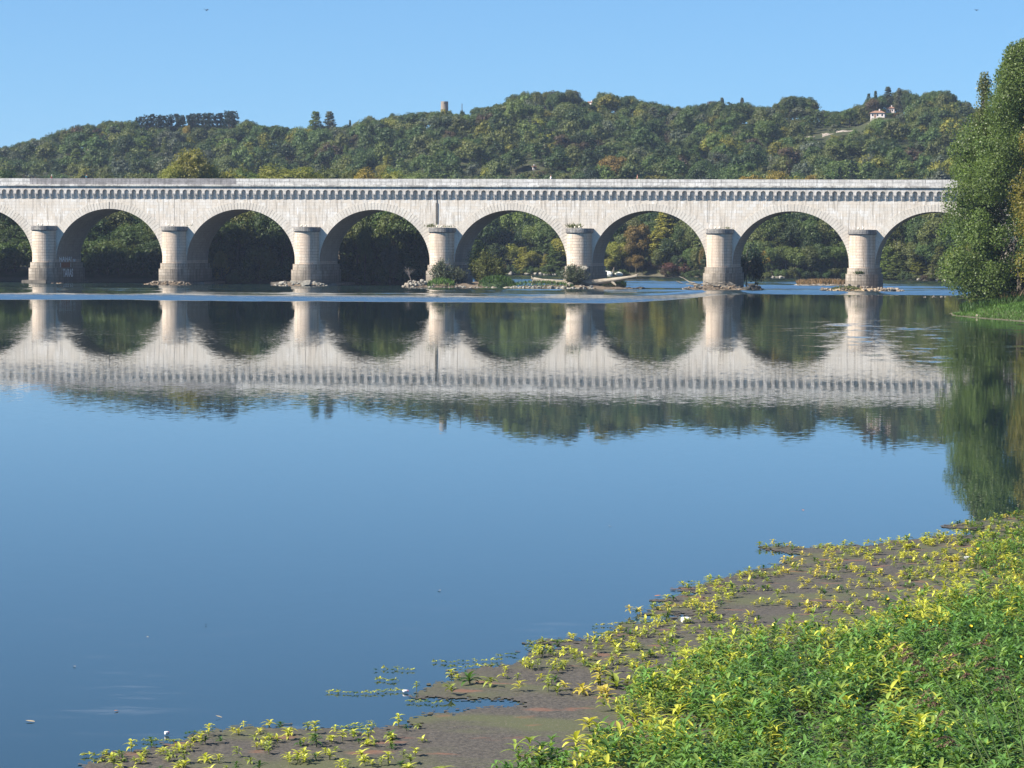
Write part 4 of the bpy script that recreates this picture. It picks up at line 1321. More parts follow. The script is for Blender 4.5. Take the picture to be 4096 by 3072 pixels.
def build_islets():
    R = RRNG
    rng = np.random.default_rng(5)

    small = []

    def pile(n, px0, px1, n0, n1, zmax, s0, s1, col, what, group, prof=None):
        cc = col if not isinstance(col, list) else col[0]
        for _ in range(int(n * 2.2)):
            nn = R.uniform(n0, n1); q = R.random()
            hump = math.sin(math.pi * min(max(q, 0.02), 0.98)) ** 0.6
            f = R.uniform(.7, 1.15)
            small.append((bw(L_of(px0 + (px1 - px0) * q, nn), nn, R.uniform(-.05, zmax * hump * .75)), R.uniform(.10, .30), (cc[0] * f, cc[1] * f, cc[2] * f, 1)))
        for _ in range(int(n * .78)):
            nn = R.uniform(n0, n1); q = R.random()
            px = px0 + (px1 - px0) * q
            hump = math.sin(math.pi * min(max(q, 0.02), 0.98)) ** 0.6
            z = R.uniform(-0.15, zmax * hump * (1 - 0.5 * abs(2 * (nn - n0) / (n1 - n0) - 1)))
            s = R.uniform(s0, s1) * .72
            c = col if not isinstance(col, list) else R.choice(col)
            rock(tuple(bw(L_of(px, nn), nn, z)), s, c, what, group)
    # footing slabs behind the three western piers
    for px0, px1, nm in ((125, 330, 'graffiti pier'), (640, 880, 'second pier'), (1112, 1402, 'third pier')):
        a, b = L_of(px0, 2), L_of(px1, 12)
        mb = MB()
        for (x0, x1, n0, n1, z) in ((a, a + (b - a) * .75, -2.9, 13, 0.55), (a + (b - a) * .75, b, 2, 15, 0.42)):
            mb.box(x0, x1, n0, n1, -1.2, z)
        o = mb.build('footing_slab', M_PLINTH); o.location = (0, BD, 0); o.rotation_euler = (0, 0, -BTH)
        tag(o, f'low dark stone footing slab in the water around the {nm}', 'footing')
    pile(5, 195, 255, -5, -3, 0.1, .35, .7, BROWN, 'brown rock barely out of the water before the graffiti pier', 'rocks before the graffiti pier')
    mound(560, 770, -6.5, -0.5, 0.35, M_EARTH, seed=2)
    pile(26, 575, 765, -6.5, -2.5, 0.7, .3, .75, [BROWN, TAN, BROWN], 'brown stone of the flat heap in front of the second pier', 'stones of the heap at the second pier')
    mound(1085, 1320, -7, -0.5, 0.4, M_EARTH, seed=3)
    pile(30, 1095, 1310, -7, -2.6, 0.9, .35, .85, [PALE, TAN, PALE, BROWN], 'grey stone of the heap in front of the third pier', 'stones of the heap at the third pier')
    rock(tuple(bw(L_of(1225, -6.6), -6.6, 0.35)), 1.1, PALE, 'largest pale round boulder of the heap at the third pier', None)
    # islet with the bushes
    mound(1600, 2060, -9, 3.0, 0.75, M_EARTH, seed=4)
    pile(46, 1610, 1750, -9, -2, 1.3, .35, .8, [PALE, PALE, TAN], 'pale stone of the riprap tip at the bushy islet', 'riprap stones of the bushy islet')
    pile(14, 1750, 1985, -9, -7.5, 0.4, .3, .6, [PALE, TAN, BROWN], 'stone along the front edge of the bushy islet', 'edge stones of the bushy islet')
    blades(rng, surf_pts(rng, 500, 1712, 1815, -9, -4, 1.0), 0.8, (0.075, 0.14, 0.03), 'islet_grass', 'bright green grass on the bushy islet beside the pale riprap')
    blades(rng, surf_pts(rng, 1500, 1915, 2055, -8, 0, 1.6, .4), .6, (0.045, 0.090, 0.022), 'islet_grass', 'rounded mound of green grass at the east end of the bushy islet')
    mound(1915, 2055, -7.5, -0.5, 1.5, plain('grassy_earth', (0.035, 0.06, 0.02), 0.95), seed=6)

    def willow(px, n, h, r, cn, label, seed, wide=1.0):
        g = np.random.default_rng(seed)
        p = bw(L_of(px, n), n, 0.3)
        o = empty('willow_bush', p); tag(o, label, 'bush')
        nst = 60
        stems, LV, LN, LA = [], [], [], []
        for k in range(nst):
            a = g.uniform(0, 6.28); e = g.uniform(0.05, 1.0)
            d = Vector((math.cos(a) * e * r * wide, math.sin(a) * e * r, h * (1.05 - 0.45 * e ** 2) * g.uniform(.75, 1.05)))
            b = Vector((math.cos(a) * 0.3, math.sin(a) * 0.3, 0))
            m = b + (d - b) * 0.5 + Vector((0, 0, 0.12 * h))
            stems.append(tube([b, m, d], [0.05, 0.03, 0.012], 4))
            for t in g.uniform(0.15, 1.04, 44):
                q = (b * (1 - t) ** 2 + m * 2 * t * (1 - t) + d * t * t) if t < 1 else d * t
                LV.append(tuple(q + Vector(g.normal(size=3) * 0.24))); dd = (d - b).normalized()
                LA.append(tuple(dd * 0.8 + Vector(g.normal(size=3) * 0.7))); LN.append(tuple(g.normal(size=3) + np.array([0, 0, .5])))
        v, f = join(stems)
        link('stem', mk_mesh('stem', v, [f], [M_BARK]), o)
        V, Q = leaf_quads(g, np.array(LV), np.array(LN), 0.42 * g.uniform(.6, 1.2, len(LV)), 0.38, along=np.array(LA))
        c = link('foliage', mk_mesh('foliage', V, [Q], [M_F_OBJ], attrs={'rnd': ('FLOAT', g.random(len(LV)))}), o)
        c.color = col_jit(GREENS[cn], 0.05)
    willow(1765, -5.5, 3.9, 2.3, 'grey green', 'grey green willow bush in front of the fourth pier on the bushy islet', 1)
    willow(1825, -5.0, 2.6, 1.7, 'grey green', 'small sparse willow bush beside the fourth pier base', 2)
    willow(1938, -1.0, 5.4, 3.1, 'olive green', 'large olive willow bush standing clear of the pier on the islet', 3)
    willow(1985, -0.5, 4.2, 2.2, 'olive green', 'shorter olive willow bush at the east flank of the large one', 4)
    willow(1912, 2.5, 6.6, 2.6, 'light green', 'tallest willow, pale green, behind the large olive bush', 5)
    willow(2292, -6.0, 3.4, 2.5, 'grey green', 'grey twiggy willow bush in front of the fifth pier over the driftwood log', 6)
    # bare sapling
    p = bw(L_of(1643, -6), -6, 0.9); g = np.random.default_rng(9)
    parts = [tube([(0, 0, 0), (-.35, 0, 1.2), (-.5, 0, 2.2)], [.07, .05, .03], 5)]
    for k in range(26):
        b = Vector((-.35 - .1 * g.random(), 0, g.uniform(.7, 1.8))); e = b + Vector((g.normal() * .5, g.normal() * .3, g.uniform(.4, 1.0)))
        parts.append(tube([b, (b + e) / 2 + Vector((0, 0, .05)), e], [.028, .02, .012], 4))
    v, f = join(parts)
    o = link('bare_sapling', mk_mesh('bare_sapling', v, [f], [plain('grey_twig', (0.20, 0.17, 0.15))]), None, p)
    tag(o, 'leafless grey sapling leaning on the pale riprap tip', 'sapling')
    # long bar with the log
    mound(2010, 2570, -8.5, -1.5, 0.55, M_EARTH, seed=8)
    pile(42, 2015, 2300, -8.8, -7.4, 0.35, .3, .62, [PALE, PALE, TAN], 'white stone of the line edging the bar with the driftwood log', 'white edge stones of the driftwood bar')
    pile(12, 2300, 2380, -8.8, -5, 0.5, .35, .8, [PALE, TAN, BROWN], 'stone below the twiggy willow on the driftwood bar', 'stones under the twiggy willow')
    rock(tuple(bw(L_of(2275, -6.6), -6.6, 0.5)), 1.1, TAN, 'big tilted grey block beside the twiggy willow bush', None)
    rock(tuple(bw(L_of(2335, -2.55), -2.55, 3.3)), 0.75, PALE, 'broken white block lying on the plinth of the fifth pier', None)
    pile(14, 2470, 2570, -6, -3, 0.15, .5, 1.0, DARKR, 'dark wet rock at the east tip of the driftwood bar', 'dark rocks of the driftwood bar')
    blades(rng, surf_pts(rng, 900, 2030, 2300, -8.5, -3, 0.9), 0.55, (0.06, 0.115, 0.026), 'islet_grass', 'green grass along the bar with the driftwood log')
    mound(2390, 2505, -4.5, 0.5, 1.25, plain('dark_earth', (0.02, 0.024, 0.012), 0.95), seed=9)
    blades(rng, surf_pts(rng, 700, 2395, 2500, -4.5, 0.5, 1.3, .4), 0.7, (0.022, 0.045, 0.014), 'islet_grass', 'dark grassy hummock under the end of the driftwood log')
    M_LOG = NT('bleached_wood'); t = M_LOG
    c = t.mix(t.rng(t.noise(t.vmul(t.obj, (0.5, 5, 5)), 1.0, 5), .35, .65), (0.40, 0.35, 0.27), (0.24, 0.20, 0.15))
    M_LOG = t.done(t.bsdf(c, .85, .2))
    Lp = [(2132, 1.25, .55), (2165, 1.15, .38), (2260, 0.95, .36), (2360, 1.0, .40), (2420, 1.25, .44), (2455, 1.45, .38), (2500, 1.75, .30), (2545, 2.1, .22)]
    pts = [tuple(bw(L_of(a, -5.2), -5.2, z)) for a, z, r in Lp]
    parts = [tube(pts, [r for a, z, r in Lp], 10)]
    parts.append(tube([bw(L_of(2440, -5.2), -5.2, 1.35), bw(L_of(2452, -5.4), -5.4, .9), bw(L_of(2462, -5.6), -5.6, .55)], [.3, .24, .12], 6))
    parts.append(tube([bw(L_of(2530, -5.2), -5.2, 2.0), bw(L_of(2546, -5.2), -5.2, 2.35), bw(L_of(2550, -5.1), -5.1, 2.45)], [.16, .12, .05], 6))
    for k in range(6):
        a = 2 * math.pi * k / 6
        parts.append(tube([bw(L_of(2134, -5.2), -5.2, 1.2), bw(L_of(2122, -5.2), -5.2 + .5 * math.sin(a), 1.2 + .8 * math.cos(a))], [.22, .05], 5))
    v, f = join(parts)
    tag(link('driftwood_log', mk_mesh('driftwood_log', v, [f], [M_LOG], smooth=True)), 'long bleached driftwood trunk lying across the bar at the fifth pier', 'log')
    # driftwood heap at the sixth pier
    mound(2700, 3045, -7.5, -0.5, 0.5, M_EARTH, seed=12)
    pile(30, 2730, 2960, -7.5, -2.6, 1.1, .4, .95, [BROWN, TAN, BROWN], 'brown rock of the heap under the sixth pier', 'brown rocks at the sixth pier')
    pile(16, 2950, 3042, -6, -2, 0.8, .5, 1.0, DARKR, 'dark rock at the shaded end of the heap under the sixth pier', 'dark rocks at the sixth pier')
    g = random.Random(3)
    for k in range(20):
        px = g.uniform(2712, 2950); n = g.uniform(-8, -3.5); L = g.uniform(.8, 2.6); a = g.uniform(-.3, .3)
        z = g.uniform(.35, 1.1)
        if k == 0: px, n, L, a, z = 2740, -6, 2.6, -.35, 1.5
        p = bw(L_of(px, n), n, z)
        v, f = tube([(-L / 2, 0, 0.12), (-L / 5, .12 * L, .10), (L / 5, .05, -.02), (L / 2, .16 * L, -.06)], [.04, .08, .09, .05] if k else [.05, .07, .09, .1], 6)
        o = link('driftwood_branch', mk_mesh('driftwood_branch', v, [f], [M_LOG]), None, p); o.rotation_euler = (0, -a if k else .38, g.uniform(-.5, .5))
        if k: tag(o, 'weathered branch tangled in the driftwood heap under the sixth pier', 'branch', 'branches of the driftwood heap')
        else: tag(o, 'pale broken branch sticking up at the west tip of the driftwood heap', 'branch')
    # boulders of the easternmost pier and the reed spit
    mound(3255, 3620, -7.5, -0.5, 0.45, M_SAND, seed=14)
    pile(44, 3270, 3612, -7.5, -2.8, 0.9, .45, 1.0, [TAN, PALE, TAN, BROWN], 'tan boulder of the ring around the easternmost pier', 'boulders at the easternmost pier')
    blades(rng, surf_pts(rng, 350, 3320, 3440, -8, -5.5, .5), .45, (0.10, 0.12, 0.035), 'islet_grass', 'patch of yellowish grass among the boulders of the easternmost pier')
    mound(3150, 3400, 54, 74, 0.35, M_GRAVEL, seed=15)
    blades(rng, surf_pts(rng, 1600, 3185, 3395, 56, 72, .35), .9, (0.20, 0.135, 0.075), 'reed_bed', 'low brown reeds on the flat spit behind the easternmost pier', cat='reeds')
    # stones at the far waterline
    for k in range(36):
        px = R.choice([R.uniform(2005, 2290), R.uniform(1860, 2010), R.uniform(3060, 3170), R.uniform(3520, 3790)])
        d = float(np.interp(px, BANK[:, 0], BANK[:, 1])) - 0.8 + R.uniform(-.5, .5)
        k2 = 'fourth' if px < 2300 else 'sixth' if px < 3300 else 'last'
        rock(((px - CX) / FPX * d, d, 0.25), R.uniform(.5, 1.1) * (0.6 if px > 3000 else 1), PALE, f'pale stone along the far waterline in the {k2} open arch', f'stones of the far waterline in the {k2} arch')
    for px, s, lab in ((2432, 1.3, 'larger white boulder at the far beach beside the stump'), (2472, 1.1, 'smaller white boulder at the far beach beside the stump')):
        d = float(np.interp(px, BANK[:, 0], BANK[:, 1])) - 1.2
        rock(((px - CX) / FPX * d, d, 0.5), s, (0.75, 0.73, 0.64), lab, None)
    d = float(np.interp(2452, BANK[:, 0], BANK[:, 1])) - 1
    v, f = tube([(0, 0, -.3), (0, 0, 1.0), (.1, 0, 2.0)], [.6, .45, .12], 7)
    tag(link('tree_stump', mk_mesh('tree_stump', v, [f], [M_BARK]), None, ((2452 - CX) / FPX * d, d, 0.1)), 'grey stump between the two white boulders on the far beach', 'stump')
    d = float(np.interp(2730, BANK[:, 0], BANK[:, 1])) + 0.5
    p, q = at(2690, 1075, d), at(2735, 1025, d + 2)
    v, f = tube([p, (p + q) / 2, q], [.3, .25, .15], 6)
    tag(link('leaning_trunk', mk_mesh('leaning_trunk', v, [f], [plain('grey_trunk', (0.2, 0.17, 0.13))])), 'bare grey trunk leaning up the far bank beside the purplish bush', 'trunk')
    # the small rubble between the boulders: one mass
    V, F, T, b = [], [], [], 0
    for p, sc, c in small:
        me = R.choice(ROCKS)
        co = np.array([v.co[:] for v in me.vertices]); tr = np.array([q.vertices[:] for q in me.polygons])
        a = R.uniform(0, 6.28); ca, sa = math.cos(a), math.sin(a)
        co = np.stack([co[:, 0] * ca - co[:, 1] * sa, co[:, 0] * sa + co[:, 1] * ca, co[:, 2]], 1) * sc + np.array(p)
        V.append(co); F.append(tr + b); b += len(co); T += [c] * len(tr)
    t = NT('rubble'); m = t.done(t.bsdf(t.n('Attribute', attribute_name='tint').outputs['Color'], .9, .2))
    tag(link('rubble', mk_mesh('rubble', np.concatenate(V), [np.concatenate(F)], [m], attrs={'tint': ('FLOAT_COLOR', np.array(T))})), 'loose small rubble filling the stone heaps around the piers', 'rubble', None, 'stuff')
    # pebble bar near the poplar
    mb = []
    for k in range(20):
        px = R.uniform(3690, 3905); py = 1187 + R.uniform(-2.5, 2.5)
        p = onwater(px, py)
        rock((p.x, p.y, 0.02), R.uniform(.08, .17), TAN, 'small stone of the thin pebble bar running out from the poplar bank', 'pebble bar stones')


build_islets()

# weeds on the pier caps
wr = np.random.default_rng(71)
for px, n, s, lab in ((757, 26, .5, 'thin weed tuft on the cap of the second pier'), (1722, 60, .9, 'weed tuft on the west side of the fourth pier cap'), (1790, 40, .6, 'straggling weed on the east side of the fourth pier cap'), (2292, 90, 1.0, 'leafy shrub seedling on the cap of the fifth pier'), (2905, 50, .5, 'mossy weed cushion on the cap of the sixth pier')):
    L0 = L_of(px, -1)
    P = np.array([tuple(bw(L0 + float(np.clip(wr.normal() * .5, -1.2, 1.2)), -1 + float(np.clip(wr.normal() * .3, -.8, .8)), Z_CAP1 + 0.01)) for _ in range(n)])
    blades(wr, P, s * 1.0, (0.11, 0.125, 0.045), 'weed_tuft', lab, 0.6, 0.13, kind=None, cat='weed')
P = np.array([tuple(bw(L_of(3430, -2.7) + wr.normal() * .5, -2.6 + wr.normal() * .1, Z_PL2 + 0.02)) for _ in range(50)])
blades(wr, P, .6, (0.07, 0.10, 0.03), 'weed_tuft', 'weed tuft on the plinth of the easternmost pier', 0.5, 0.3, kind=None, cat='weed')


# ------------------------------------------------------------------ poplar bank on the right
def build_poplars():
    env = np.array([(160, 4078), (200, 4050), (250, 4022), (300, 3998), (380, 3962), (420, 3925), (470, 3885), (540, 3858), (620, 3812), (700, 3765), (790, 3765), (850, 3775), (905, 3745), (960, 3785), (1040, 3800), (1120, 3800), (1160, 3870), (1200, 3940)], float)

    def poplar(base_px, d, top_py, envf, nclump, nleaf, cname, label, seed, ls, mixc=None):
        g = np.random.default_rng(seed)
        p = at(base_px, 1200, d); z0 = gz(p.x, d) - 0.3
        top = at(base_px, top_py, d).z
        H = top - z0
        C, Rc = [], []
        for k in range(nclump):
            zz = g.uniform(0.03, 0.97)
            z = z0 + H * zz
            R = envf(z)
            a = g.uniform(0, 6.28); q = math.sqrt(g.random())
            rc = min(g.uniform(0.7, 2.1), 0.4 * R + 0.35)
            rr_ = max(R - rc * 0.85, 0) * (0.35 + 0.65 * q) * g.uniform(0.74, 1.16)
            C.append((rr_ * math.cos(a), rr_ * math.sin(a), z - z0)); Rc.append(rc)
        C, Rc = np.array(C), np.array(Rc)
        w = Rc ** 2; w = w / w.sum()
        idx = g.choice(nclump, size=nleaf, p=w)
        dv = unit(g.normal(size=(nleaf, 3)) + np.array([0, 0, .2]))
        P = C[idx] + dv * (Rc[idx] * g.uniform(.6, 1.2, nleaf))[:, None] * np.array([1, 1, 1.15])
        P[:, 2] = np.maximum(P[:, 2], 0.6)
        V, Q = leaf_quads(g, P, dv * .5 + g.normal(size=(nleaf, 3)) * .6 + np.array([0, 0, .2]), ls * g.uniform(.6, 1.25, nleaf), 0.7)
        rv = g.random(nleaf) * .6 + g.random(nclump)[idx] * .4
        o = empty('poplar_tree', (p.x, d, z0)); tag(o, label, 'tree')
        core = (C[:, None, :] + ICO_V[None] * (Rc * .28)[:, None, None]).reshape(-1, 3)  # added light-blocking cores inside the clumps, given a dark tone below
        cf = (ICO_F[None] + 12 * np.arange(nclump)[:, None, None]).reshape(-1, 3) + len(V)
        c = link('crown', mk_mesh('crown', np.concatenate([V, core]), [Q, cf], [M_F_SHINY], attrs={'rnd': ('FLOAT', np.concatenate([rv, np.full(len(cf), .1)]))}), o)
        c.color = (*cname, 1)
        tv, tq = trunk_mesh(g, H, 5, C, 0.32, 26)
        link('trunk', mk_mesh('trunk', tv, [tq], [M_BARK], smooth=True), o)
        return o

    D1 = 300.0
    zs = np.array([at(4075, y, D1).z for y in env[:, 0]])[::-1]
    rs = np.array([(4108 - x) / FPX * D1 for x in env[:, 1]])[::-1] + np.interp(env[::-1, 0], [500, 700, 1100, 1200], [0, .45, .35, 0])
    poplar(4080, D1, 158, lambda z: float(np.interp(z, zs, rs)), 240, 170000, (0.122, 0.178, 0.052), 'tall green poplar leaning its broad crown over the water at the river bend', 3, 0.23)
    poplar(3925, D1 + 4, 268, lambda z: float(np.interp(z, [2, 6, 14, 20, 24.5, 26], [2.0, 2.6, 2.3, 1.5, .7, .3])), 90, 22000, (0.135, 0.155, 0.065), 'slimmer silvery young poplar in front of the hill ridge, beside the tallest one', 6, 0.23)
    poplar(4215, D1 - 12, 300, lambda z: float(np.interp(z, [2, 6, 12, 18, 23, 26], [3, 4.2, 4.6, 3.6, 2.0, .5])), 100, 32000, (0.21, 0.185, 0.036), 'yellowing poplar at the frame edge in front of the tallest one', 8, 0.23)
    # grassy bank
    g = np.random.default_rng(12)

    def bank_pts(n, px0, px1, d0, d1):
        P = []
        while len(P) < n:
            d = g.uniform(d0, d1); px = g.uniform(px0, px1); x = (px - CX) / FPX * d
            z = gz(x, d)
            if z > 0.02: P.append((x, d, z - .05))
        return np.array(P)
    blades(g, bank_pts(9000, 3780, 4250, 272, 300), .38, (0.085, 0.17, 0.035), 'bank_grass', 'bright green short grass sloping into the water below the poplars', .6, .16)
    blades(g, bank_pts(6500, 3850, 4250, 294, 316), 1.1, (0.05, 0.10, 0.025), 'tall_bank_grass', 'dark tufted tall grass under the overhanging poplar', .45, .07)
    blades(g, bank_pts(420, 4000, 4250, 296, 303) + np.array([0, 0, .5]), 1.1, (0.27, 0.19, 0.12), 'dry_grass', 'pinkish brown dry grass heads at the top of the poplar bank', .25, .1)
    for k in range(6):
        px = g.uniform(3960, 4090); d = 305 + g.uniform(-3, 4); x = (px - CX) / FPX * d
        tree(BUSH[k % 4], x, d, g.uniform(2.2, 3.6), g.uniform(1.4, 2.0), col_jit((0.045, 0.05, 0.022), .2), 'under_bush', 'dim bush in the shade under the poplar crown', 'bush', 'bushes under the poplar', parts=False)
    for px, py, s in ((3870, 1262, .35), (3908, 1266, .45), (3916, 1270, .4), (3985, 1271, .3), (4000, 1272, .35), (4052, 1273, .4)):
        p = onwater(px, py); rock((p.x, p.y, .05), s, (0.45, .38, .3), 'stone at the waterline of the poplar bank', 'stones at the poplar bank')


build_poplars()

# ------------------------------------------------------------------ foreground: floating fern mat and water primrose
MAT = [(4400, 2035), (4096, 2056), (3960, 2080), (3800, 2103), (3785, 2112), (3900, 2120), (4010, 2108), (3900, 2135), (3700, 2150), (3480, 2180), (3250, 2190), (3050, 2185), (3030, 2196), (3100, 2210), (3180, 2225), (3090, 2250), (3130, 2270), (3000, 2290), (2900, 2310),
       (2760, 2345), (2690, 2365), (2800, 2375), (2640, 2395), (2620, 2405), (2690, 2410), (2720, 2425), (2640, 2435), (2530, 2455), (2520, 2462), (2700, 2465), (2900, 2460), (2640, 2478), (2560, 2490), (2500, 2520), (2420, 2548), (2280, 2562), (2130, 2572), (2125, 2582), (2300, 2590), (2100, 2610),
       (2050, 2640), (1900, 2690), (1770, 2705), (1790, 2728), (1640, 2765), (1600, 2790), (1750, 2795), (2000, 2802), (2080, 2828), (1900, 2842), (1640, 2878), (1690, 2905), (1530, 2912), (1470, 2945), (1350, 2922), (1200, 2905), (1050, 2905), (960, 2910), (870, 2932),
       (700, 2972), (560, 3004), (450, 3014), (400, 3052), (340, 3085), (200, 3330), (4400, 3330)]
DENSE = [[(1880, 3110), (1960, 3040), (2060, 2985), (2200, 2965), (2330, 2905), (2420, 2870), (2560, 2845), (2700, 2850), (2830, 2870), (2930, 2845), (2820, 2800), (2640, 2790), (2480, 2765), (2460, 2725), (2560, 2665), (2640, 2610), (2700, 2570), (2860, 2520), (2960, 2470), (3060, 2470), (3200, 2455), (3420, 2440),
          (3560, 2400), (3640, 2350), (3800, 2325), (3950, 2312), (4110, 2300), (4330, 2290), (4330, 3330), (1700, 3330)],
         [(3890, 2140), (4000, 2110), (4120, 2104), (4330, 2100), (4330, 2270), (4100, 2262), (3990, 2245), (3930, 2200)]]


def poly_world(px): return np.array([tuple(onwater(a, b))[:2] for a, b in px])


def inside(P, x, y):
    r = np.zeros(x.shape, bool)
    n = len(P)
    for i in range(n):
        (xa, ya), (xb, yb) = P[i], P[(i + 1) % n]
        if ya == yb: continue
        c = ((ya > y) != (yb > y)) & (x < (xb - xa) * (y - ya) / (yb - ya) + xa)
        r ^= c
    return r


MATW = poly_world(MAT)
DENW = [poly_world([(a, b + 0.075 * (b - hor(a))) for a, b in p]) for p in DENSE]


def build_mat():
    rng = np.random.default_rng(3)
    xs = np.arange(-8.5, 17.0, 0.05)
    ys = np.arange(34.5, 78.0, 0.07)
    X, Y = np.meshgrid(xs, ys)
    nx = np.array([[mnoise.noise((x * 0.9, y * 0.5, 2.0)) + 0.6 * mnoise.noise((x * 3.1, y * 1.3, 5.0)) for x in xs[::4]] for y in ys[::4]])
    ny = np.array([[mnoise.noise((x * 0.8, y * 0.5, 9.0)) + 0.6 * mnoise.noise((x * 2.9, y * 1.3, 7.0)) for x in xs[::4]] for y in ys[::4]])
    nx = np.repeat(np.repeat(nx, 4, 0), 4, 1)[:len(ys), :len(xs)]; ny = np.repeat(np.repeat(ny, 4, 0), 4, 1)[:len(ys), :len(xs)]
    ins = inside(MATW, X + 0.35 * nx + rng.normal(size=X.shape) * 0.05, Y + 0.55 * ny + rng.normal(size=X.shape) * 0.12)
    hx = X[:-1, :-1] + .035; hy = Y[:-1, :-1] + .05
    keep = ins[:-1, :-1]
    idx = np.arange(X.size).reshape(X.shape)
    q = np.stack([idx[:-1, :-1], idx[:-1, 1:], idx[1:, 1:], idx[1:, :-1]], -1)[keep]
    Z = 0.012 + 0.002 * rng.normal(size=X.shape).clip(-1.5, 1.5)
    X = X + rng.uniform(-.022, .022, X.shape); Y = Y + rng.uniform(-.03, .03, Y.shape)
    used, inv = np.unique(q.ravel(), return_inverse=True)
    V = np.stack([X, Y, Z], -1).reshape(-1, 3)[used]
    t = NT('water_fern')
    p = t.pos
    c = t.mix(t.rng(t.noise(p, 14.0, 3, .7), .35, .65), (0.050, 0.045, 0.038), (0.098, 0.087, 0.070))
    c = t.mix(t.rng(t.noise(t.vmul(p, (.35, .6, 1)), 1.0, 4), .45, .65), c, (0.085, 0.090, 0.045))
    c = t.mix(t.math('MULTIPLY', t.rng(t.noise(t.vmul(p, (.9, 1.6, 1)), 1.0, 3), .60, .70), .55), c, (0.22, 0.10, 0.06))
    c = t.mix(t.math('MULTIPLY', t.rng(t.noise(p, 40.0, 2), .60, .7), .6), c, (0.2, 0.17, 0.13))
    m = t.done(t.bsdf(c, 0.8, 0.25))
    o = link('water_fern_mat', mk_mesh('water_fern_mat', V, [inv.reshape(-1, 4)], [m]))
    tag(o, 'purplish brown mat of tiny floating water fern along the near shore', 'floating fern', None, 'stuff')


build_mat()

M_LEAF = foliage('primrose_leaf', 'obj', 0.4, 0.3, 0.42, 0.35)
M_LEAFM = foliage('primrose_mass', 'attr', 0.4, 0.3, 0.42, 0.45)
M_STEM = plain('plant_stem', (0.10, 0.13, 0.05), .7)
M_PETAL = plain('yellow_petal', (0.80, 0.55, 0.02), .6, var=.1)


def leaf_strip(base, out, up, L, W, curl):
    """narrow folded leaf: 4 segments along a drooping midrib"""
    pts = []
    for j in range(5):
        t = j / 4
        mid = base + out * (L * t) + up * (L * (0.55 * t - curl * t * t))
        w = W * (0.35, 0.85, 1.0, 0.65, 0.04)[j] * 0.5
        side = np.cross(out, up); side = side / (np.linalg.norm(side) + 1e-9)
        pts.append((mid - side * w + up * w * .35, mid, mid + side * w + up * w * .35))
    V = np.array([q for tr in pts for q in tr])
    F = []
    for j in range(4):
        F += [(j * 3, j * 3 + 1, j * 3 + 4, j * 3 + 3), (j * 3 + 1, j * 3 + 2, j * 3 + 5, j * 3 + 4)]
    return V, np.array(F)


def primrose(seed, H, nleaf, L, W, spread=1.0, lie=0.0):
    g = np.random.default_rng(seed)
    lean = g.normal(size=2) * 0.12
    leaves, rv = [], []
    for k in range(nleaf):
        t = 1 - (k / nleaf) ** 1.25 * 0.8
        z = H * t
        a = k * 2.4 + g.normal() * .3
        el = 0.25 + 0.9 * (t > .9) * g.random() + g.normal() * .18
        out = np.array([math.cos(a) * math.cos(el), math.sin(a) * math.cos(el), math.sin(el) * .6])
        out /= np.linalg.norm(out)
        up = np.array([-math.cos(a) * math.sin(el), -math.sin(a) * math.sin(el), math.cos(el)])
        b = np.array([lean[0] * z / max(H, .01) * H, lean[1] * z / max(H, .01) * H, z])
        l = L * g.uniform(.65, 1.15) * (0.65 if t > .95 else 1)
        v, f = leaf_strip(b, out * spread, up, l, W * g.uniform(.8, 1.2), g.uniform(.3, .9))
        leaves.append((v, f)); rv += [g.random()] * len(f)
    LV, LF = join(leaves)
    sv, sf = tube([(0, 0, -.05), (lean[0] * H * .5, lean[1] * H * .5, H * .5), (lean[0] * H, lean[1] * H, H)], [.008, .007, .004], 4)
    return LV, LF, np.array(rv), sv, sf


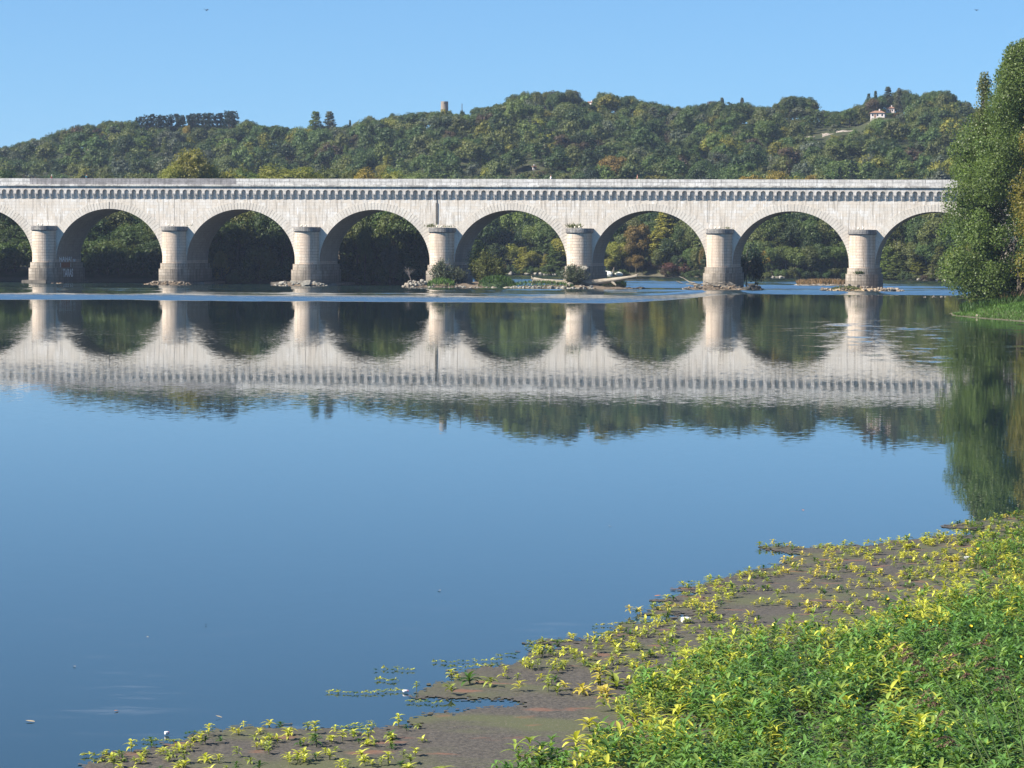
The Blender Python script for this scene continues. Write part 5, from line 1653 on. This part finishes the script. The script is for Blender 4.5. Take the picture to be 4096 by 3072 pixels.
def build_primrose():
    rng = np.random.default_rng(17)
    R = random.Random(17)
    G = [primrose(100 + k, (0.30, .36, .42, .34, .46, .28)[k], (12, 14, 15, 12, 16, 11)[k], .20, .037) for k in range(6)]
    Yv = [primrose(200 + k, (0.07, .09, .12, .08, .15, .05)[k], (9, 10, 12, 10, 12, 9)[k], .125, .040) for k in range(6)]
    Fl = [primrose(300 + k, .02, 8, .09, .034, 1.0) for k in range(4)]
    # dense green stand: nobody could count it
    X = rng.uniform(-3.5, 15.5, 60000); Y = rng.uniform(33.8, 73, 60000)
    wob = np.array([0.25 * mnoise.noise((x, y * .7, 4.0)) for x, y in zip(X, Y)])
    k0 = inside(DENW[0], X + wob, Y + wob * 1.8)
    k1 = inside(DENW[1], X + wob, Y + wob * 1.8)
    n0 = np.array([mnoise.noise((x * .55, y * .4, 8.0)) for x, y in zip(X, Y)])
    dens = .66 * np.clip(0.75 + 0.8 * n0, .10, 1) * np.interp(Y, [34, 45, 60], [1, .85, .6])
    sel = (k0 & (rng.random(60000) < dens)) | (k1 & (rng.random(60000) < .16))
    X, Y = X[sel], Y[sel]
    edge = ~inside(DENW[0], X - 0.8, Y + 1.5) | ~inside(DENW[0], X - 1.0, Y + .3)
    yb = np.array([mnoise.noise((x * .45, y * .28, 1.0)) + .5 * mnoise.noise((x * 1.6, y * 1.1, 3.0)) for x, y in zip(X, Y)])
    VV, FF, RV, TI, b = [], [], [], [], 0
    for i in range(len(X)):
        far = np.interp(Y[i], [36, 62], [0, .22])
        yl = (edge[i] and R.random() < .55) or R.random() < np.interp(yb[i] + far, [.1, .5], [.07, .85]) * np.interp(Y[i], [36, 41, 46, 55], [.2, .6, 1, 1])
        LV, LF, rv, sv, sf = R.choice(Yv[2:5]) if yl and R.random() < .5 else R.choice(G)
        a = R.uniform(0, 6.28); s = R.uniform(.7, 1.3) * (1 + .25 * yb[i])
        ca, sa = math.cos(a) * s, math.sin(a) * s
        v = np.stack([LV[:, 0] * ca - LV[:, 1] * sa + X[i], LV[:, 0] * sa + LV[:, 1] * ca + Y[i], LV[:, 2] * s + .01], 1)
        VV.append(v); FF.append(LF + b); b += len(v); RV.append(rv)
        c = np.array((0.40, 0.42, 0.06)) if yl and R.random() < .55 else np.array((0.20, 0.27, 0.05)) if yl else np.array((0.100, 0.200, 0.046)) * R.uniform(.65, 1.35)
        if not yl and R.random() < .2: c = np.array((0.15, .235, .05))
        TI.append(np.tile(np.array([*c, 1]), (len(LF), 1)))
    o = link('primrose_stand', mk_mesh('primrose_stand', np.concatenate(VV), [np.concatenate(FF)], [M_LEAFM], attrs={'rnd': ('FLOAT', np.concatenate(RV)), 'tint': ('FLOAT_COLOR', np.concatenate(TI))}))
    tag(o, 'dense green stand of water primrose filling the near shore', 'water plants', None, 'stuff')
    print('dense', len(X))
    # scattered plants on the mat
    pts = []
    tries = rng.uniform([-8.0, 33.8], [15.5, 77], (26000, 2))
    inm = inside(MATW, tries[:, 0] + .05, tries[:, 1]); ind = inside(DENW[0], tries[:, 0], tries[:, 1])
    for (x, y), a, d in zip(tries, inm, ind):
        if not a or d: continue
        n = mnoise.noise((x * .5, y * .3, 6.0)) + .6 * mnoise.noise((x * 1.3, y * .6, 2.0))
        px = CX + FPX * x / y; py = hor(px) + CAMZ / y * FPX
        pr = .12
        if py < 2560 and px > 2650: pr = .32 if n > -.15 else .05
        if py < 2700 and 1900 < px < 2900: pr = .55
        if px > 3600 and py < 2330: pr = .7 if n > -.3 else .12
        if px < 1700: pr = .36 if n > -.25 else .12
        if 1700 < px < 2350 and py > 2800: pr = .012
        if R.random() < pr and all((x - q[0]) ** 2 + (y - q[1]) ** 2 > .012 for q in pts[-400:]): pts.append((x, y, 0))
    # strings of floating rosettes reaching out over open water
    for (px0, py0), (px1, py1), n in (((1310, 2773), (1480, 2776), 12), ((1510, 2680), (1650, 2683), 8), ((1510, 2722), (1580, 2726), 6), ((1730, 2655), (2000, 2640), 16), ((1790, 2675), (2010, 2668), 14), ((2375, 2508), (2560, 2490), 14), ((2610, 2420), (2690, 2417), 7), ((2380, 2540), (2490, 2530), 10),
                                      ((2750, 2334), (2800, 2334), 5), ((2110, 2572), (2280, 2568), 14), ((2100, 2592), (2170, 2590), 6), ((1640, 2812), (1760, 2818), 9), ((1500, 2770), (1620, 2768), 9), ((1370, 2912), (1500, 2908), 8), ((1420, 2900), (1480, 2898), 3), ((330, 3028), (460, 3022), 9), ((550, 2970), (720, 2968), 10), ((380, 3050), (500, 3048), 10), ((740, 2938), (830, 2936), 6), ((2130, 2582), (2160, 2584), 3), ((1990, 2625), (2060, 2620), 5)):
        for k in range(n):
            t = (k + R.uniform(-.3, .3)) / max(n - 1, 1)
            p = onwater(px0 + (px1 - px0) * t, py0 + (py1 - py0) * t + R.uniform(-4, 4))
            pts.append((p.x, p.y, 1))
    R.shuffle(pts)
    def size(p): return (1.0 if p[2] == 0 else .6) / p[1] * R.uniform(.8, 1.2)
    order = sorted(range(len(pts)), key=lambda i: -size(pts[i]))
    ys = [mk_mesh('leaves', v[0], [v[1]], [M_LEAF], attrs={'rnd': ('FLOAT', v[2])}) for v in Yv]
    whole = []
    for v in Yv + Fl:
        LV, LF, rv, sv, sf = v
        whole.append(mk_mesh('water_primrose', np.concatenate([LV, sv]), [LF, sf + len(LV)], [M_LEAF, M_STEM], [0, 1], attrs={'rnd': ('FLOAT', np.concatenate([rv, np.full(len(sf), .5)]))}))
    VV, FF, RV, TI, b = [], [], [], [], 0
    for rank, i in enumerate(order):
        x, y, fl = pts[i]
        px = CX + FPX * x / y; py = hor(px) + CAMZ / y * FPX
        orange = np.clip(mnoise.noise((x * .4, y * .2, 12.0)) + (0.35 if py < 2480 else -.1), 0, 1)
        yel = np.array((0.44, 0.46, 0.07)) * (1 - orange) + np.array((0.50, 0.40, 0.09)) * orange
        c = yel if R.random() < (.62 if not fl else .35) else np.array((0.24, 0.29, 0.06))
        if R.random() < .12: c = np.array((.06, .12, .03))
        if px > 3850 and py < 2300 and R.random() < .45: c = np.array((.10, .17, .035))
        k = R.randrange(6) if not fl else 6 + R.randrange(4)
        s = R.uniform(.6, 1.15) * (.75 if fl else 1)
        if 1700 < px < 2800 and py > 2740 and not fl: s *= 1.8
        a = R.uniform(0, 6.28)
        if rank < 300:
            o = link('water_primrose', whole[k], None, (x, y, .012), a, (s, s, s)); o.color = (*c, 1)
            tone = 'golden yellow' if c[0] > .3 else 'yellow green' if c[0] > .14 else 'green'
            where = 'floating over open water at the mat edge' if fl else 'on the brown mat near the tip of the shore' if px < 1500 else 'on the bare mat beside the dense stand' if px < 2700 and py > 2600 else 'in the middle of the mat' if py > 2400 else 'on the far part of the mat'
            tag(o, f'{tone} water primrose {"lying flat and " if fl else ""}{where}', 'water plant', f'{tone} primroses {where}')
        else:
            LV, LF, rv, sv, sf = (Yv + Fl)[k]
            ca, sa = math.cos(a) * s, math.sin(a) * s
            v = np.stack([LV[:, 0] * ca - LV[:, 1] * sa + x, LV[:, 0] * sa + LV[:, 1] * ca + y, LV[:, 2] * s + .012], 1)
            VV.append(v); FF.append(LF + b); b += len(v); RV.append(rv); TI.append(np.tile(np.array([*c, 1]), (len(LF), 1)))
    o = link('small_primroses', mk_mesh('small_primroses', np.concatenate(VV), [np.concatenate(FF)], [M_LEAFM], attrs={'rnd': ('FLOAT', np.concatenate(RV)), 'tint': ('FLOAT_COLOR', np.concatenate(TI))}))
    tag(o, 'countless small yellow water primroses dotted over the brown mat', 'water plants', None, 'stuff')
    print('scatter', len(pts))
    # plants in flower
    FL = [(3915, 2200), (3640, 2495), (3662, 2495), (3735, 2492), (3740, 2502), (3760, 2500), (3895, 2510), (3980, 2522), (4048, 2478), (3635, 2470), (3578, 2640), (3210, 2640), (3130, 2612), (3805, 2735), (3405, 2740), (3415, 2800), (3525, 2925), (2575, 2668), (2945, 2725), (3930, 2570), (4000, 2712), (4090, 2630), (3445, 2978), (3850, 2395), (3560, 2402), (2890, 3050), (2820, 3045), (3770, 2380)]
    gm = [(mk_mesh('leaves', v[0], [v[1]], [M_LEAF], attrs={'rnd': ('FLOAT', v[2])}), mk_mesh('stem', v[3], [v[4]], [M_STEM]), v) for v in G[:3]]
    pv = []
    for k in range(5):
        a = 2 * math.pi * k / 5
        o_, u_ = np.array([math.cos(a), math.sin(a), .35]), np.array([-math.cos(a) * .35, -math.sin(a) * .35, 1])
        pv.append(leaf_strip(np.zeros(3), o_, u_, .030, .030, .25))
    pv, pf = join(pv)
    fm = mk_mesh('flower', pv, [pf], [M_PETAL])
    for i, (px, py) in enumerate(FL):
        p = onwater(px, py, .45); lm, sm, v = gm[i % 3]
        s = .44 / v[3][:, 2].max()
        o = empty('flowering_primrose', (p.x, p.y, 0.0), R.uniform(0, 6.28)); o.scale = (s, s, s)
        l = link('leaves', lm, o); l.color = (.055, .13, .03, 1)
        link('stem', sm, o)
        f = link('flower', fm, o, (v[3][-4:, 0].mean(), v[3][-4:, 1].mean(), v[3][:, 2].max() + .01), None, (1.25 / s,) * 3)
        f.rotation_euler = (.5, R.uniform(-.4, .4), 0)
        where = 'at the far end of the shore' if py < 2300 else 'in the middle of the green stand' if py < 2680 else 'near the front of the green stand'
        tag(o, f'green primrose with an open yellow flower {where}', 'water plant', f'flowering primroses {where}')


build_primrose()


def tall_grass():
    R = random.Random(51); g = np.random.default_rng(51)
    M_SEED = plain('seed_head', (0.15, 0.085, 0.065), .9)
    M_CULM = plain('grass_culm', (0.075, 0.11, 0.035), .7)
    d = 35.0
    items = [((4055, 3190), (3620, 2570), 'longest leaning grass stalk with two drooping reddish seed heads'), ((4010, 3200), (3650, 2600), 'thin leaning grass stalk just below the longest one'), ((4085, 3170), (3850, 2620), 'upright dark grass stalk with a stiff seed spike'), ((3985, 3180), (3720, 2760), 'low grass stalk with a spread reddish seed head'),
             ((4120, 3160), (3960, 2540), 'tall grass stalk close to the frame edge with a fine open seed head'), ((4060, 3210), (3800, 2950), 'short grass stalk with a bent seed head'), ((4140, 3190), (4030, 2680), 'short stiff grass stalk between broad blades'), ((4040, 3200), (3780, 2520), 'pale thin grass stalk behind the longest one')]
    for i, (b, t, lab) in enumerate(items):
        P0, P1 = at(b[0], b[1], d + i * .12), at(t[0], t[1], d + .5 + i * .12)
        P0.z = min(P0.z, 0.05)
        o = empty('tall_grass', P0); tag(o, lab, 'grass')
        v1 = P1 - P0
        mid = v1 * .5 + Vector((.08, 0, .1))
        v, f = tube([(0, 0, 0), mid * .6, mid, v1 * .8 + Vector((.02, 0, .04)), v1], [.011, .010, .008, .006, .004], 5)
        link('stalk', mk_mesh('stalk', v, [f], [M_CULM]), o)
        heads = 4 if i in (0, 3) else 3
        for h in range(heads):
            s = v1 * (1 - .07 * h)
            e = s + Vector((R.uniform(-.34, -.08), R.uniform(-.1, .1), R.uniform(-.24, .0)))
            m = (s + e) / 2 + Vector((0, 0, .07))
            n = 90
            tt = g.uniform(0, 1, n)[:, None]
            C = np.array(s) * (1 - tt) ** 2 + np.array(m) * 2 * tt * (1 - tt) + np.array(e) * tt ** 2 + g.normal(size=(n, 3)) * .012
            V, Q = leaf_quads(g, C, g.normal(size=(n, 3)), .03 * g.uniform(.6, 1.3, n), .4, along=np.tile(np.array(e - s) * 3, (n, 1)))
            link('seed_head', mk_mesh('seed_head', V, [Q], [M_SEED]), o)
        for k in range(3):
            t0 = R.uniform(.15, .6); s = v1 * t0 + Vector((.03, 0, .03))
            a = R.choice([-1, 1]) * R.uniform(.3, 1.0)
            out = np.array([math.sin(a), R.uniform(-.3, .3), .15]); out /= np.linalg.norm(out)
            V, F = leaf_strip(np.array(s), out, np.array([0, 0, 1.0]), R.uniform(.35, .6), .022, R.uniform(.5, .9))
            l = link('blade', mk_mesh('blade', V, [F], [M_LEAF], attrs={'rnd': ('FLOAT', g.random(len(F)))}), o); l.color = (.07, .13, .04, 1)


tall_grass()


# ------------------------------------------------------------------ floating bits, birds, people
def small_things():
    g = np.random.default_rng(61)
    M_OR = plain('dead_leaf_orange', (0.42, 0.15, 0.03), .7)
    M_TANL = plain('dead_leaf_tan', (0.42, 0.33, 0.2), .7)
    M_WH = plain('white_plastic', (0.82, 0.80, 0.80), .4, .5, .05)
    M_PK = plain('pink_print', (0.7, 0.18, 0.2), .5)

    def leaf(px, py, s, m, lab):
        p = onwater(px, py)
        s *= .75
        out = unit(np.array([g.normal(), g.normal(), .1]))
        V, F = leaf_strip(np.array([-out[0] * s / 2, -out[1] * s / 2, .012]), out, np.array([0, 0, .12]), s, s * .55, .5)
        tag(link('fallen_leaf', mk_mesh('fallen_leaf', V, [F], [m]), None, (p.x, p.y, 0)), lab, 'leaf')
    leaf(465, 2846, .12, M_OR, 'orange dead leaf floating on open water, the brightest there')
    leaf(298, 2668, .09, M_TANL, 'tan leaf floating alone on the open blue water near the west side')
    leaf(120, 2888, .2, M_TANL, 'large pale tan leaf floating near the frame corner')
    leaf(1758, 2364, .14, M_TANL, 'tan leaf floating in mid water')
    leaf(3212, 2042, .16, M_OR, 'small orange leaf floating near the far tip of the mat')
    leaf(2440, 2105, .12, M_TANL, 'tiny pale speck of a leaf far out on the water')
    leaf(3155, 2187, .2, M_OR, 'orange leaf lying on the far tip of the mat')
    leaf(2632, 2385, .2, M_OR, 'reddish curled leaf at the mat edge beside a notch of water')
    leaf(875, 2872, .14, M_TANL, 'slim tan leaf floating close to the mat')
    leaf(590, 2550, .07, M_TANL, 'very small tan leaf floating further out')

    def box_round(name, px, py, w, d, h, m, lab, cat, rz=0.0, cap=None):
        p = onwater(px, py)
        o = empty(name, (p.x, p.y, 0.01), rz); tag(o, lab, cat)
        V, F = uv_ball(1, 14, 8)
        V = np.sign(V) * np.abs(V) ** .55 * np.array([w / 2, d / 2, h / 2]) + np.array([0, 0, h / 2])
        link('body', mk_mesh('body', V, [F], [m], smooth=True), o)
        if cap:
            V, F = uv_ball(1, 10, 6)
            V = V * np.array([w * .12, d * .5, h * .42]) + np.array([w * .5, 0, h / 2])
            link('lid', mk_mesh('lid', V, [F], [cap], smooth=True), o)
    box_round('plastic_tub', 2742, 2494, .17, .14, .11, M_WH, 'white plastic tub stranded among the yellow primroses', 'tub', .2, M_WH)
    box_round('plastic_bottle', 3872, 2238, .2, .06, .065, M_WH, 'white plastic bottle lying on the mat at the far shore', 'bottle', .1, M_PK)
    box_round('food_wrapper', 1621, 2772, .08, .06, .04, M_WH, 'white and pink wrapper at the tip of a mat finger', 'wrapper', .3, M_PK)
    box_round('paper_scrap', 666, 2942, .06, .05, .05, M_WH, 'small white scrap floating near the shore tip', 'litter', .5, M_PK)
    # birds
    M_B = plain('bird_dark', (0.02, 0.022, 0.03), .8)
    for px, py, d, fl, lab in ((826, 41, 260, .5, 'small dark bird gliding high over the west hill'), (3906, 41, 300, -.3, 'second small dark bird, flying high above the poplars')):
        p = at(px, py, d)
        o = empty('bird', p, .6); tag(o, lab, 'bird')
        V, F = uv_ball(.05, 8, 6, (1, 2.4, .9)); link('body', mk_mesh('body', V, [F], [M_B], smooth=True), o)
        for s in (-1, 1):
            V = np.array([(s * .03, .06, .02), (s * .17, .08, .02 + .07 * (1 + fl)), (s * .33, -.04, .02 - .10 * s * fl), (s * .17, -.03, .02 + .05), (s * .03, -.06, .02)])
            V2 = V + np.array([0, 0, .012])
            F4 = [(0, 1, 3, 4), (5, 9, 8, 6)]; 
            me = mk_mesh('wing', np.concatenate([V, V2]), [np.array(F4), np.array([(1, 2, 3), (6, 8, 7)])], [M_B])
            link('wing', me, o)
        V = np.array([(-.02, -.1, 0), (.02, -.1, 0), (.05, -.22, .01), (-.05, -.22, .01)]); V2 = V + np.array([0, 0, .01])
        link('tail', mk_mesh('tail', np.concatenate([V, V2]), [np.array([(0, 1, 2, 3), (7, 6, 5, 4), (0, 4, 5, 1), (2, 6, 7, 3)])], [M_B]), o)

    def skin_body(name, verts, edges, rad, m, parent):
        me = bpy.data.meshes.new(name); me.from_pydata(verts, edges, [])
        o = link(name, me, parent)
        md = o.modifiers.new('skin', 'SKIN'); ss = o.modifiers.new('sub', 'SUBSURF'); ss.levels = ss.render_levels = 1
        for i, r in enumerate(rad): me.skin_vertices[0].data[i].radius = (r, r * .85)
        me.skin_vertices[0].data[0].use_root = True
        me.materials.append(m)
        return o
    M_SKIN = plain('skin', (0.50, 0.30, 0.22), .6, var=.05)
    for px, shirt, hair, trous, sc, lab, rz in ((206, (.45, .10, .08), (.7, .68, .66), (.05, .06, .1), .90, 'person in a red top with a white cap walking behind the weathered parapet', 1.3), (345, (.05, .42, .48), (.03, .025, .02), (.05, .05, .06), 1.0, 'person in a turquoise top with a dark backpack behind the weathered parapet', 1.3),
                                               (2198, (.80, .80, .82), (.10, .07, .05), (.1, .12, .2), 1.0, 'person in a white shirt walking along the bridge near its middle', -1.3), (2544, (.62, .30, .20), (.12, .06, .04), (.06, .06, .08), 1.0, 'person in a salmon pink top walking along the bridge east of the one in white', 1.3)):
        n = 0.55
        p = bw(L_of(px, n), n, 17.06)
        o = empty('person', p, rz); o.scale = (sc, sc, sc); tag(o, lab, 'person')
        J = [(0, 0, .95), (0, 0, 1.2), (0, 0, 1.42), (0, .01, 1.52), (0, .03, 1.66), (0, .03, 1.74),
             (.18, 0, 1.40), (.22, -.06, 1.14), (.21, .08, .92), (.21, .12, .84), (-.18, 0, 1.40), (-.22, .05, 1.14), (-.21, -.04, .92), (-.21, -.04, .84),
             (.10, 0, .90), (.11, .16, .50), (.11, .06, .08), (.11, .20, .04), (-.10, 0, .90), (-.11, -.04, .50), (-.11, -.26, .10), (-.11, -.16, .04)]
        E = [(0, 1), (1, 2), (2, 3), (3, 4), (4, 5), (2, 6), (6, 7), (7, 8), (8, 9), (2, 10), (10, 11), (11, 12), (12, 13), (0, 14), (14, 15), (15, 16), (16, 17), (0, 18), (18, 19), (19, 20), (20, 21)]
        Rr = [.15, .15, .13, .055, .10, .07, .06, .047, .034, .03, .06, .047, .034, .03, .09, .062, .042, .035, .09, .062, .042, .035]
        skin_body('body', J, E, Rr, M_SKIN, o)
        ms = plain('shirt_cloth', shirt, .85); mt = plain('trouser_cloth', trous, .85); mh = plain('hair', hair, .8)
        skin_body('shirt', [(0, 0, .98), (0, 0, 1.2), (0, 0, 1.41), (.19, 0, 1.40), (.22, -.05, 1.16), (-.19, 0, 1.40), (-.22, .04, 1.16)], [(0, 1), (1, 2), (2, 3), (3, 4), (2, 5), (5, 6)], [.185, .18, .16, .085, .068, .085, .068], ms, o)
        skin_body('trousers', [(0, 0, .94), (.10, 0, .88), (.11, .16, .50), (.11, .06, .12), (-.10, 0, .88), (-.11, -.04, .50), (-.11, -.25, .14)], [(0, 1), (1, 2), (2, 3), (0, 4), (4, 5), (5, 6)], [.17, .115, .085, .068, .115, .085, .068], mt, o)
        V, F = uv_ball(.125, 10, 7, (1, 1.05, .85)); V = V[:]; V[:, 2] = np.maximum(V[:, 2], -.02)
        link('hair', mk_mesh('hair', V + np.array([0, .0, 1.72]), [F], [mh], smooth=True), o)
        if px == 345:
            V, F = uv_ball(1, 10, 8); V = np.sign(V) * np.abs(V) ** .6 * np.array([.16, .11, .24]) + np.array([0, -.26, 1.24])
            link('backpack', mk_mesh('backpack', V, [F], [plain('pack_cloth', (.02, .02, .025), .8)], smooth=True), o)


small_things()


# ------------------------------------------------------------------ thin autumn haze
def haze():
    t = NT('haze_air')
    v = t.n('VolumePrincipled')
    v.inputs['Color'].default_value = (0.62, 0.76, 1.0, 1)
    v.inputs['Density'].default_value = 0.0001
    v.inputs['Anisotropy'].default_value = 0.2
    t.t.links.new(v.outputs[0], t.out.inputs['Volume'])
    mb = MB(); mb.box(-3300, 3300, -300, 2900, -6, 95)
    o = mb.build('haze', t.m)
    tag(o, kind='stuff')


haze()
